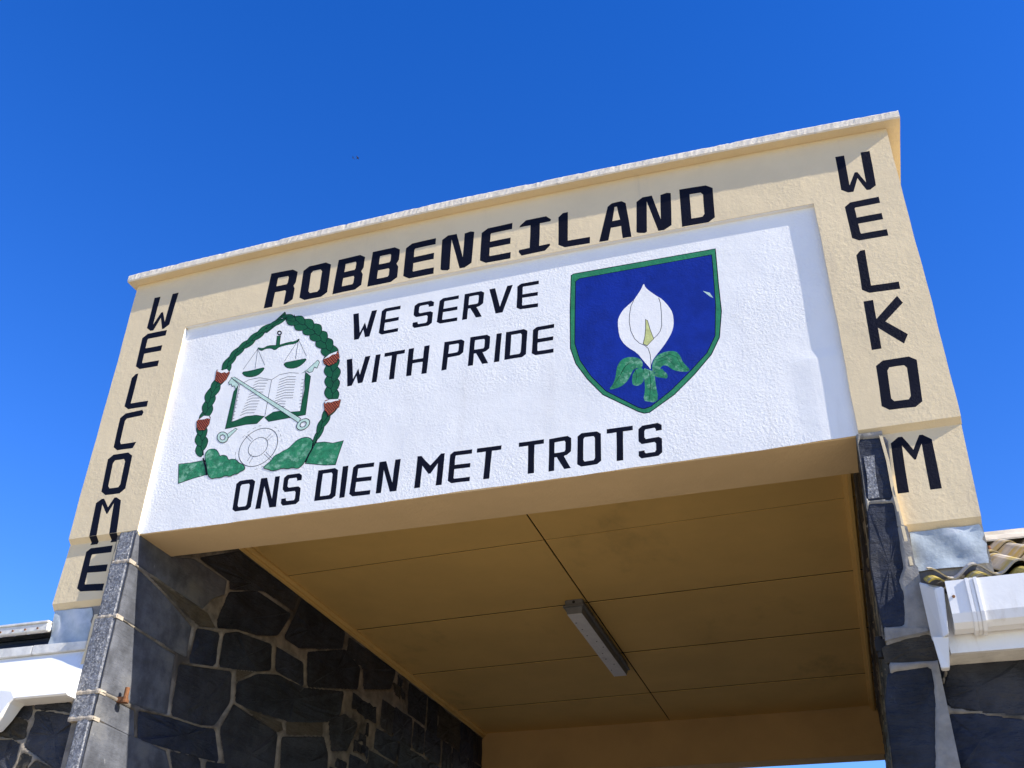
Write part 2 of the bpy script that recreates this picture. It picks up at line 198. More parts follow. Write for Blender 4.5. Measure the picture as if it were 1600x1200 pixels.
WALL_STONES = {'corner': [[(-0.0175, 4.0868), (0.3395, 4.1039), (0.5758, 4.1904), (0.9615, 4.2), (0.964, 4.1126), (0.8476, 4.0419), (0.761, 3.9414), (0.0436, 3.9454)],
            [(0.04, 3.9017), (0.3242, 3.8817), (0.6821, 3.7893), (0.6876, 3.6078), (0.5799, 3.6039), (0.1056, 3.6426)],
            [(0.0984, 3.6103), (0.575, 3.5791), (0.6112, 3.2476), (0.3841, 3.2186), (0.214, 3.2062)], [(0.2043, 3.1827), (0.315, 3.1785), (0.3608, 3.0524), (0.2325, 3.0445)],
            [(0.2265, 3.0242), (0.6671, 3.0505), (0.7322, 2.9737), (0.8819, 2.8791), (0.28, 2.8079)]],
 'pale': [[(0.1795, 3.9274), (0.8394, 3.9284), (0.9315, 3.8772), (0.7564, 3.8237), (0.4156, 3.8849)],
          [(1.3776, 3.5092), (1.904, 3.5327), (1.9326, 3.4967), (1.8685, 3.4665), (1.5152, 3.4889)], [(1.2397, 3.6935), (1.4525, 3.7508), (1.2589, 3.6324)],
          [(1.9531, 3.5544), (2.4885, 3.6953), (2.511, 3.6078), (1.967, 3.4794)]],
 'plain': [[(0.7303, 3.7982), (0.9905, 3.8557), (0.9962, 3.6504), (0.7222, 3.5875)],
           [(1.0281, 3.8636), (1.1816, 3.9305), (1.6254, 3.9929), (1.6614, 3.8332), (1.4969, 3.7732), (1.2204, 3.7042), (1.0318, 3.6616)],
           [(0.6281, 3.5421), (1.1987, 3.6724), (1.239, 3.495), (1.1132, 3.3176), (0.9661, 3.2793), (0.6477, 3.2545)],
           [(0.3517, 3.1885), (0.6427, 3.2312), (0.9731, 3.2582), (1.1225, 3.289), (1.2214, 3.1208), (0.9978, 3.0992), (0.3955, 3.0542)],
           [(0.7026, 3.0589), (1.0154, 3.0885), (1.0852, 2.9206), (0.833, 2.8692)], [(1.0725, 3.0868), (1.3408, 3.1249), (1.4437, 2.9936), (1.138, 2.9313)],
           [(1.1638, 3.2995), (1.2725, 3.4881), (1.8718, 3.4553), (1.8834, 3.2305), (1.9738, 3.1015), (1.4729, 2.9995), (1.2795, 3.1264)],
           [(1.2823, 3.5072), (1.2637, 3.6172), (1.5041, 3.7494), (1.7664, 3.8208), (2.1424, 3.842), (2.7656, 3.9948), (2.7401, 3.8198), (2.5862, 3.7305), (1.9855, 3.5717),
            (1.7049, 3.5401)],
           [(1.9124, 3.4398), (2.5353, 3.5953), (2.6218, 3.5052), (2.6674, 3.2428), (1.9738, 3.1015)],
           [(2.5682, 3.7163), (2.8252, 3.8428), (3.0631, 3.8266), (2.9299, 3.5972), (2.6577, 3.5323)],
           [(1.6776, 4.0012), (2.0952, 4.0157), (2.1377, 3.8592), (1.7954, 3.8478), (1.7043, 3.8466)],
           [(1.0039, 4.1369), (1.3449, 4.2782), (1.8227, 4.2873), (1.6893, 4.0882), (1.4291, 3.9985), (1.1743, 3.954), (0.9452, 3.8821), (0.9305, 3.9276)],
           [(0.6244, 4.2196), (1.0385, 4.4413), (1.8932, 4.4612), (1.8508, 4.3268), (1.4058, 4.3112), (1.0106, 4.1661), (0.9873, 4.2193)],
           [(1.9372, 4.448), (2.6789, 4.4505), (2.6638, 4.3197), (1.9933, 4.0969), (1.7622, 4.0946), (1.8761, 4.3068)],
           [(2.1133, 4.0981), (2.7115, 4.3147), (3.0113, 4.2642), (3.0015, 4.0942), (2.1747, 3.8702)],
           [(2.7538, 4.434), (3.7106, 4.4601), (3.6343, 4.2799), (3.0932, 4.1211), (3.0575, 4.2787), (2.7332, 4.3219)]]}
LEFT_WING_STONES = [[(-4.36, 3.2128), (-4.2425, 3.2089), (-4.2119, 3.1592), (-4.2103, 3.0935), (-4.2989, 3.1183), (-4.3869, 3.1386), (-4.3859, 3.186)],
 [(-4.2167, 3.2093), (-4.0566, 3.2187), (-4.0362, 3.1888), (-3.9513, 3.1497), (-3.9493, 3.1148), (-4.0654, 3.137), (-4.1948, 3.1509)],
 [(-4.1923, 3.1343), (-4.1079, 3.1283), (-3.9458, 3.0938), (-3.9134, 3.0595), (-3.8239, 3.0353), (-3.8119, 2.9183), (-3.7894, 2.8035), (-3.926, 2.8109), (-4.1164, 2.9097),
  (-4.1956, 2.9549), (-4.1901, 3.0321), (-4.1766, 3.0773)],
 [(-4.4536, 3.1291), (-4.3836, 3.1289), (-4.2189, 3.0848), (-4.208, 2.992), (-4.2572, 2.9951), (-4.307, 3.0074), (-4.4161, 3.0236)],
 [(-4.406, 2.9952), (-4.2963, 2.993), (-4.2277, 2.9614), (-4.2396, 2.8278), (-4.3486, 2.8336)], [(-4.1988, 2.919), (-4.1239, 2.8901), (-4.1602, 2.8235), (-4.2112, 2.8262)],
 [(-4.1025, 2.8755), (-3.9536, 2.8124), (-4.1433, 2.8226)]]
RIGHT_WING_STONES = [[(0.4076, 3.0157), (0.714, 3.0047), (0.6599, 2.778), (0.4704, 2.8102), (0.3709, 2.8344), (0.36, 2.861), (0.3671, 2.917), (0.3929, 2.9634)],
 [(0.362, 2.8009), (0.4441, 2.7994), (0.654, 2.7535), (0.609, 2.5648), (0.3581, 2.5782), (0.3119, 2.6415), (0.3355, 2.7394)],
 [(0.3457, 3.0075), (0.3891, 3.0061), (0.3576, 2.931), (0.3494, 2.9316)], [(0.3086, 2.6254), (0.3504, 2.5787), (0.2959, 2.5816)]]
RIGHT_COLUMN_STONES = [[(0.2195, 4.0836), (0.3444, 4.0735), (0.3169, 3.7569), (0.2061, 3.766)],
 [(0.2071, 3.7464), (0.3168, 3.7408), (0.3075, 3.5968), (0.3014, 3.4302), (0.2687, 3.3658), (0.2789, 3.3063), (0.259, 3.1688), (0.1815, 3.1679), (0.1729, 3.254), (0.1732, 3.4602)],
 [(0.1592, 3.0837), (0.2556, 3.108), (0.349, 3.1199), (0.3699, 3.0728), (0.3636, 3.0127), (0.2389, 3.0174), (0.1638, 3.0218)],
 [(0.1597, 2.9643), (0.1918, 2.9795), (0.3264, 2.986), (0.3258, 2.92), (0.3152, 2.8345), (0.2968, 2.7512), (0.2658, 2.5733), (0.1167, 2.5813), (0.1251, 2.7206), (0.131, 2.8479)]]
RIGHT_LINTEL = [(0.1772, 3.1655), (0.2036, 3.1609), (0.257, 3.1578), (0.3508, 3.1488), (0.3506, 3.128), (0.257, 3.1161), (0.1703, 3.1034)]

# ------------------------------------------------------------------ materials
def new_mat(name, base, rough=0.7, var=0.0, var_scale=3.0, tint=None, bump=(), spec=0.3, stain=None, spec_scale=None):
    """Procedural surface: base colour with soft mottling, optional second tint in blotches, layered bump."""
    mt = bpy.data.materials.new(name)
    mt.use_nodes = True
    nt = mt.node_tree
    p = nt.nodes['Principled BSDF']
    p.inputs['Roughness'].default_value = rough
    p.inputs['Specular IOR Level'].default_value = spec
    geo = nt.nodes.new('ShaderNodeNewGeometry')
    pos = geo.outputs['Position']
    def noise(scale, detail=4.0, rough_=0.55, vec=None):
        n = nt.nodes.new('ShaderNodeTexNoise')
        n.inputs['Scale'].default_value = scale
        n.inputs['Detail'].default_value = detail
        n.inputs['Roughness'].default_value = rough_
        nt.links.new(vec or pos, n.inputs['Vector'])
        return n.outputs['Fac']
    def ramp(fac, lo, hi):
        r = nt.nodes.new('ShaderNodeMapRange')
        r.interpolation_type = 'SMOOTHSTEP'
        r.inputs['From Min'].default_value = lo
        r.inputs['From Max'].default_value = hi
        nt.links.new(fac, r.inputs['Value'])
        return r.outputs['Result']
    def mix(fac, a, b):
        x = nt.nodes.new('ShaderNodeMix')
        x.data_type = 'RGBA'
        nt.links.new(fac, x.inputs['Factor'])
        for k, v in ((6, a), (7, b)):
            if isinstance(v, (tuple, list)):
                x.inputs[k].default_value = (*v, 1.0)
            else:
                nt.links.new(v, x.inputs[k])
        return x.outputs[2]
    col = tuple(base)
    if var > 0:
        lo = tuple(c * (1 - var) for c in base)
        hi = tuple(min(1.0, c * (1 + var)) for c in base)
        col = mix(ramp(noise(var_scale, 6.0, 0.62), 0.3, 0.7), lo, hi)
    if tint:
        tc, tscale, t0, t1 = tint
        col = mix(ramp(noise(tscale, 5.0, 0.6), t0, t1), col, tc)
    if stain:
        sc_, sscale, s0, s1, stretch = stain
        mp = nt.nodes.new('ShaderNodeMapping')
        mp.inputs['Scale'].default_value = stretch
        nt.links.new(pos, mp.inputs['Vector'])
        col = mix(ramp(noise(sscale, 6.0, 0.65, mp.outputs['Vector']), s0, s1), col, sc_)
    if isinstance(col, tuple):
        p.inputs['Base Color'].default_value = (*col, 1.0)
    else:
        nt.links.new(col, p.inputs['Base Color'])
    last = None
    for kind, scale, strength, dist in bump:
        if kind == 'noise':
            h = noise(scale, 5.0, 0.6)
        elif kind == 'patchy':          # trowelled smooth in places, coarse in others
            mm = nt.nodes.new('ShaderNodeMath'); mm.operation = 'MULTIPLY'
            nt.links.new(noise(scale, 5.0, 0.62), mm.inputs[0]); nt.links.new(ramp(noise(1.7, 3.0, 0.5), 0.36, 0.62), mm.inputs[1])
            h = mm.outputs[0]
        elif kind == 'ridge':
            mp = nt.nodes.new('ShaderNodeMapping')
            mp.inputs['Rotation'].default_value = (0.5, 0.7, 0.3)
            mp.inputs['Scale'].default_value = (1.0, 1.0, 4.0)
            nt.links.new(pos, mp.inputs['Vector'])
            h = noise(scale, 8.0, 0.65, mp.outputs['Vector'])
        else:
            v = nt.nodes.new('ShaderNodeTexVoronoi')
            v.inputs['Scale'].default_value = scale
            v.feature = 'SMOOTH_F1'
            nt.links.new(pos, v.inputs['Vector'])
            h = v.outputs['Distance']
        b = nt.nodes.new('ShaderNodeBump')
        b.inputs['Strength'].default_value = strength
        b.inputs['Distance'].default_value = dist
        nt.links.new(h, b.inputs['Height'])
        if last:
            nt.links.new(last, b.inputs['Normal'])
        last = b.outputs['Normal']
    if last:
        nt.links.new(last, p.inputs['Normal'])
    return mt

PLASTER = (('noise', 5.0, 0.3, 0.012), ('patchy', 30.0, 0.45, 0.006), ('noise', 60.0, 0.2, 0.003), ('noise', 170.0, 0.3, 0.002))
CAST = (('noise', 4.0, 0.3, 0.014), ('patchy', 70.0, 0.6, 0.0060), ('noise', 85.0, 0.25, 0.003), ('noise', 210.0, 0.35, 0.002))
M = {}
M['cream'] = new_mat('cream_paint', (0.70, 0.565, 0.35), 0.75, 0.05, 1.6, bump=PLASTER,
                     stain=((0.50, 0.41, 0.29), 5.0, 0.56, 0.84, (1.0, 1.0, 0.10)))
M['cream_old'] = new_mat('weathered_coping_paint', (0.72, 0.64, 0.51), 0.85, 0.12, 20.0,
                         tint=((0.45, 0.41, 0.35), 24.0, 0.56, 0.72), bump=(('noise', 25.0, 0.4, 0.006), ('noise', 120.0, 0.5, 0.003)))
M['white'] = new_mat('white_roughcast_paint', (0.80, 0.79, 0.755), 0.7, 0.03, 2.5, bump=CAST,
                     stain=((0.66, 0.64, 0.60), 4.0, 0.56, 0.85, (1.0, 1.0, 0.13)))
M['navy'] = new_mat('blue_black_lettering_paint', (0.0035, 0.004, 0.011), 0.6, 0.15, 6.0, bump=CAST, spec=0.12)
M['green'] = new_mat('green_sign_paint', (0.008, 0.092, 0.030), 0.5, 0.14, 20.0, bump=CAST)
M['green_rim'] = new_mat('mid_green_rim_paint', (0.025, 0.20, 0.085), 0.5, 0.14, 20.0, bump=CAST)
M['green_pale'] = new_mat('brushed_pale_green_paint', (0.025, 0.20, 0.085), 0.55, 0.25, 30.0, tint=((0.22, 0.45, 0.29), 26.0, 0.48, 0.72), bump=CAST)
M['key'] = new_mat('key_grey_green_paint', (0.50, 0.66, 0.55), 0.55, 0.12, 30.0, bump=CAST)
M['blue'] = new_mat('royal_blue_shield_paint', (0.005, 0.022, 0.24), 0.45, 0.16, 7.0, bump=CAST)
M['red'] = new_mat('brick_red_paint', (0.46, 0.10, 0.04), 0.55, 0.15, 30.0, bump=CAST)
M['petal'] = new_mat('petal_white_paint', (0.82, 0.80, 0.76), 0.6, 0.03, 5.0, bump=CAST)
M['spadix'] = new_mat('spadix_yellow_green_paint', (0.55, 0.57, 0.22), 0.6, 0.15, 40.0, bump=CAST)
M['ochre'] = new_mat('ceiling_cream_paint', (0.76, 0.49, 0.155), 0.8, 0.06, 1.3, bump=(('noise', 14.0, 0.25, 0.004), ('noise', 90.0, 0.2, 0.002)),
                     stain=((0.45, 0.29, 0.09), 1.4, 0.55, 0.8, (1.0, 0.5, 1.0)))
M['soffit'] = new_mat('beam_soffit_paint', (0.66, 0.48, 0.26), 0.8, 0.05, 2.0, bump=PLASTER)
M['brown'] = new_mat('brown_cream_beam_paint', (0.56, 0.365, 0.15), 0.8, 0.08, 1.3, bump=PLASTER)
M['gap'] = new_mat('dark_seam', (0.012, 0.009, 0.006), 0.9)
def slate(name, c, tint, rough=0.62, k=1.0):
    return new_mat(name, c, rough, 0.38, 6.0, tint=tint, spec=0.15, stain=(tuple(min(.3, v * 4.0) for v in c), 22.0, 0.66, 0.80, (1.0, 1.0, 0.45)),
                   bump=(('ridge', 4.0, 1.0, 0.035 * k), ('noise', 22.0, 0.8, 0.012 * k), ('noise', 120.0, 0.5, 0.003)))
SLATE = [slate('blue_black_slate', (0.030, 0.036, 0.054), ((0.050, 0.050, 0.054), 2.5, 0.55, 0.75)),
         slate('grey_slate', (0.040, 0.042, 0.050), ((0.075, 0.063, 0.047), 3.0, 0.58, 0.8)),
         slate('brown_grey_slate', (0.052, 0.046, 0.036), ((0.09, 0.07, 0.045), 3.5, 0.55, 0.8)),
         slate('charcoal_slate', (0.026, 0.030, 0.040), ((0.048, 0.048, 0.052), 2.0, 0.55, 0.8))]
SLATE_EDGE = slate('sun_toned_corner_slate', (0.100, 0.105, 0.120), ((0.16, 0.157, 0.15), 3.0, 0.5, 0.75), .62, .3)  # same stone as the wall, colour lifted so its sunlit edge reads bright
M['tan_stone'] = slate('tan_stone', (0.11, 0.09, 0.063), ((0.10, 0.085, 0.065), 6.0, 0.5, 0.7), 0.8)
M['hammered'] = new_mat('hammered_stone', (0.17, 0.175, 0.19), 0.8, 0.45, 60.0, tint=((0.42, 0.41, 0.39), 75.0, 0.52, 0.66),
                        bump=(('noise', 70.0, 1.0, 0.010), ('noise', 24.0, 0.5, 0.008)))
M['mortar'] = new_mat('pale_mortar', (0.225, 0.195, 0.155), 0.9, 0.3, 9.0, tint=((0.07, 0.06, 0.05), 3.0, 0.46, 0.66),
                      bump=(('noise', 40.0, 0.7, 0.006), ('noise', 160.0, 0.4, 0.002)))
M['joint'] = new_mat('sun_toned_mortar', (0.40, 0.345, 0.27), 0.9, 0.2, 12.0, bump=(('noise', 40.0, 0.7, 0.006), ('noise', 160.0, 0.4, 0.002)))  # lighter copy of the wall mortar, sunlight put into its colour
M['cement'] = new_mat('grey_cement', (0.25, 0.235, 0.21), 0.9, 0.2, 12.0, bump=(('noise', 35.0, 0.7, 0.006), ('noise', 130.0, 0.4, 0.003)))
M['lead'] = new_mat('lead_flashing', (0.36, 0.41, 0.44), 0.55, 0.2, 7.0, tint=((0.55, 0.58, 0.60), 5.0, 0.5, 0.72),
                    bump=(('noise', 12.0, 0.5, 0.01), ('noise', 70.0, 0.3, 0.003)), spec=0.4)
M['gloss_white'] = new_mat('white_gloss_paint', (0.80, 0.79, 0.76), 0.38, 0.03, 5.0, bump=(('noise', 10.0, 0.25, 0.006), ('noise', 60.0, 0.15, 0.002)),
                           stain=((0.52, 0.46, 0.37), 7.0, 0.56, 0.80, (1.0, 1.0, 0.25)), spec=0.35)
M['old_white'] = new_mat('peeling_white_paint', (0.68, 0.66, 0.60), 0.75, 0.12, 14.0, tint=((0.40, 0.38, 0.33), 11.0, 0.58, 0.78), bump=(('noise', 30.0, 0.6, 0.006),))
M['fibre'] = new_mat('fibre_cement_roofing', (0.46, 0.42, 0.36), 0.9, 0.18, 9.0, tint=((0.50, 0.36, 0.08), 5.0, 0.47, 0.66), bump=(('noise', 50.0, 0.5, 0.004),))
M['lichen'] = new_mat('lichen_covered_roofing', (0.42, 0.31, 0.06), 0.9, 0.3, 22.0, tint=((0.28, 0.25, 0.18), 10.0, 0.5, 0.68), bump=(('noise', 60.0, 0.7, 0.005),))
M['dark_lining'] = new_mat('blue_black_lining', (0.035, 0.04, 0.055), 0.7, 0.2, 8.0, bump=(('noise', 30.0, 0.5, 0.006),))  # blue-black tone; on box_gutter it stands in for shade
M['rust'] = new_mat('rusty_iron', (0.20, 0.085, 0.035), 0.85, 0.3, 40.0, tint=((0.09, 0.05, 0.03), 30.0, 0.5, 0.7), bump=(('noise', 90.0, 0.6, 0.003),))
M['black_iron'] = new_mat('black_iron', (0.02, 0.018, 0.016), 0.7)
M['grey_plastic'] = new_mat('grey_moulded_housing', (0.16, 0.16, 0.155), 0.5, 0.1, 8.0)
M['diffuser'] = new_mat('dusty_ribbed_diffuser', (0.80, 0.77, 0.73), 0.4, 0.06, 12.0, tint=((0.50, 0.45, 0.40), 10.0, 0.6, 0.8), spec=0.5)
M['feather'] = new_mat('dark_feathers', (0.02, 0.02, 0.022), 0.8)
M['dark_floor_mat'] = new_mat('dark_floor_mat', (0.065, 0.06, 0.055), 0.9, 0.2, 2.0, bump=(('noise', 80.0, 0.6, 0.01),))  # dark tone for the added floor, keeps bounce light low
M['ground'] = new_mat('pale_sandy_gravel', (0.45, 0.375, 0.255), 0.95, 0.15, 1.2, tint=((0.36, 0.30, 0.20), 0.35, 0.5, 0.7), bump=(('noise', 60.0, 0.5, 0.01),))

# ------------------------------------------------------------------ helpers
def empty(name, loc, label=None, cat=None, group=None):
    o = bpy.data.objects.new(name, None)
    o.empty_display_size = 0.2
    o.location = loc
    COL.objects.link(o)
    if label: o['label'] = label
    if cat: o['category'] = cat
    if group: o['group'] = group
    return o

def link_mesh(name, me, parent=None, label=None):
    o = bpy.data.objects.new(name, me)
    COL.objects.link(o)
    if parent is not None:
        o.parent = parent
        p = Vector((0, 0, 0))
        q = parent
        while q is not None:
            p += Vector(q.location); q = q.parent
        o.location = -p            # children keep world coordinates in their meshes
    if label: o['label'] = label
    return o

def make(name, verts, faces, mats, parent=None, label=None, fm=None, smooth=False, fix=True):
    me = bpy.data.meshes.new(name)
    me.from_pydata([tuple(v) for v in verts], [], faces)
    for mt in (mats if isinstance(mats, (list, tuple)) else [mats]):
        me.materials.append(mt)
    if fm is not None:
        for i, p in enumerate(me.polygons):
            p.material_index = fm[i]
    if fix:
        bm = bmesh.new(); bm.from_mesh(me)
        bmesh.ops.recalc_face_normals(bm, faces=bm.faces[:])
        bm.to_mesh(me); bm.free()
    if smooth:
        for p in me.polygons: p.use_smooth = True
    me.update()
    return link_mesh(name, me, parent, label)

class Builder:
    def __init__(self): self.v = []; self.f = []; self.fm = []
    def add(self, verts, faces, mi=0):
        b = len(self.v)
        self.v += [tuple(v) for v in verts]
        self.f += [tuple(i + b for i in f) for f in faces]
        self.fm += [mi] * len(faces)
        return self
    def box(self, x0, x1, y0, y1, z0, z1, mi=0):
        v = [(x, y, z) for x in (x0, x1) for y in (y0, y1) for z in (z0, z1)]
        return self.add(v, [(0, 1, 3, 2), (4, 6, 7, 5), (0, 4, 5, 1), (2, 3, 7, 6), (0, 2, 6, 4), (1, 5, 7, 3)], mi)
    def prism(self, loop_a, loop_b, mi=0):
        n = len(loop_a)
        f = [tuple(range(n)), tuple(range(n, 2 * n))] + [(i, (i + 1) % n, n + (i + 1) % n, n + i) for i in range(n)]
        return self.add(list(loop_a) + list(loop_b), f, mi)
    def tube(self, a, b, r, n=10, mi=0, r2=None):
        a = Vector(a); b = Vector(b); d = (b - a).normalized()
        u = d.orthogonal().normalized(); w = d.cross(u)
        r2 = r if r2 is None else r2
        la = [a + (u * math.cos(t) + w * math.sin(t)) * r for t in [2 * math.pi * i / n for i in range(n)]]
        lb = [b + (u * math.cos(t) + w * math.sin(t)) * r2 for t in [2 * math.pi * i / n for i in range(n)]]
        return self.prism(la, lb, mi)
    def obj(self, name, mats, parent=None, label=None, bevel=0.0, smooth=False):
        o = make(name, self.v, self.f, mats, parent, label, self.fm, smooth)
        if bevel:
            bm = bmesh.new(); bm.from_mesh(o.data)
            bmesh.ops.bevel(bm, geom=[e for e in bm.edges if len(e.link_faces) == 2 and e.calc_face_angle(0) > 0.5],
                            offset=bevel, segments=2, affect='EDGES', clamp_overlap=True)
            bm.to_mesh(o.data); bm.free()
        return o

def weld(v, f):
    idx = {}; nv = []; mp = []
    for p in v:
        k = tuple(round(c, 6) for c in p)
        if k not in idx: idx[k] = len(nv); nv.append(p)
        mp.append(idx[k])
    return nv, [tuple(mp[i] for i in t) for t in f]

def wob(p, s=1.0, a=0.004):
    """Small hand-made unevenness, a smooth function of place."""
    x, y, z = p
    return a * (math.sin(3.1 * s * x + 1.7 * z) + 0.6 * math.sin(7.3 * s * x - 4.1 * z + 2) + 0.4 * math.sin(17.0 * s * x + 13.0 * z + y))

def grid_slab(name, loop_fn, nu, nv, mat, parent, label=None):
    """Quad sheet from loop_fn(u, v) -> point, u and v in 0..1."""
    v = [loop_fn(i / nu, j / nv) for j in range(nv + 1) for i in range(nu + 1)]
    f = [(j * (nu + 1) + i, j * (nu + 1) + i + 1, (j + 1) * (nu + 1) + i + 1, (j + 1) * (nu + 1) + i) for j in range(nv) for i in range(nu)]
    return make(name, v, f, mat, parent, label, fix=False)

def sweep(name, path_fn, n, section_fn, mat, parent, label=None, caps=True, smooth=False):
    """Closed section swept along a path: section_fn(t) -> list of points at parameter t."""
    loops = [section_fn(i / n) for i in range(n + 1)]
    k = len(loops[0]); v = [p for l in loops for p in l]
    f = [(i * k + j, i * k + (j + 1) % k, (i + 1) * k + (j + 1) % k, (i + 1) * k + j) for i in range(n) for j in range(k)]
    if caps: f += [tuple(range(k)), tuple(range(n * k, n * k + k))]
    return make(name, v, f, mat, parent, label, smooth=smooth)

LAYER = 0.00014
def paint(name, loops, y, mat, parent, label=None, extra=()):
    """Flat coat of paint on a wall facing -y: loops of (x, z), first the outline, then holes; extra = [(loops, y, mat)]."""
    b = Builder(); mats = [mat]
    for lps, yy, mt in [(loops, y, mat)] + list(extra):
        if mt not in mats: mats.append(mt)
        pts = [Vector((p[0], p[1], 0)) for l in lps for p in l]
        tris = tessellate_polygon([[Vector((p[0], p[1], 0)) for p in l] for l in lps])
        fs = []
        for t in tris:
            a, c, d = (pts[i] for i in t)
            cr = (c - a).cross(d - a).z
            fs.append(tuple(t) if cr > 0 else tuple(reversed(t)))
        b.add([(p.x, yy, p.y) for p in pts], fs, mats.index(mt))
    return make(name, b.v, b.f, mats, parent, label, b.fm, fix=False)

def ribbon(pts, w, w_end=None):
    """Outline of a brush stroke of width w along (x, z) points."""
    n = len(pts); L = []; Rr = []
    for i, p in enumerate(pts):
        a = pts[max(0, i - 1)]; c = pts[min(n - 1, i + 1)]
        d = Vector((c[0] - a[0], c[1] - a[1])); d.normalize()
        ww = w if w_end is None else w + (w_end - w) * i / (n - 1)
        L.append((p[0] - d.y * ww / 2, p[1] + d.x * ww / 2)); Rr.append((p[0] + d.y * ww / 2, p[1] - d.x * ww / 2))
    return L + Rr[::-1]

def ellipse(c, a, b, n=28, k=1.0):
    """Ellipse through centre c with half-axis end points a and b."""
    return [(c[0] + k * ((a[0] - c[0]) * math.cos(t) + (b[0] - c[0]) * math.sin(t)),
             c[1] + k * ((a[1] - c[1]) * math.cos(t) + (b[1] - c[1]) * math.sin(t))) for t in [2 * math.pi * i / n for i in range(n)]]

def smooth_loop(p, it=1):
    for _ in range(it):
        q = []
        for i in range(len(p)):
            a = p[i]; c = p[(i + 1) % len(p)]
            q += [(0.75 * a[0] + 0.25 * c[0], 0.75 * a[1] + 0.25 * c[1]), (0.25 * a[0] + 0.75 * c[0], 0.25 * a[1] + 0.75 * c[1])]
        p = q
    return p

def inflate(p, d):
    """Offset a simple polygon outwards by d."""
    n = len(p)
    area = sum(p[i][0] * p[(i + 1) % n][1] - p[(i + 1) % n][0] * p[i][1] for i in range(n))
    s = 1 if area > 0 else -1
    out = []
    for i in range(n):
        a = Vector(p[i - 1]); b = Vector(p[i]); c = Vector(p[(i + 1) % n])
        e1 = (b - a).normalized() if (b - a).length > 1e-9 else Vector((1, 0)); e2 = (c - b).normalized() if (c - b).length > 1e-9 else e1
        n1 = Vector((e1.y, -e1.x)) * s; n2 = Vector((e2.y, -e2.x)) * s
        nn = n1 + n2
        nn = nn / max(0.5, nn.length_squared) * 2 if nn.length > 1e-6 else n1
        if nn.length > 2: nn = nn.normalized() * 2
        out.append((b.x + nn.x * d, b.y + nn.y * d))
    return out

def chain(path, n):
    """n + 1 points evenly spaced along a polyline, with tangents."""
    seg = [math.dist(path[i], path[i + 1]) for i in range(len(path) - 1)]
    tot = sum(seg); res = []
    for k in range(n + 1):
        s = tot * k / n; i = 0
        while i < len(seg) - 1 and s > seg[i]: s -= seg[i]; i += 1
        t = s / seg[i]; a, b = path[i], path[i + 1]
        res.append(((a[0] + (b[0] - a[0]) * t, a[1] + (b[1] - a[1]) * t), Vector((b[0] - a[0], b[1] - a[1])).normalized()))
    return res

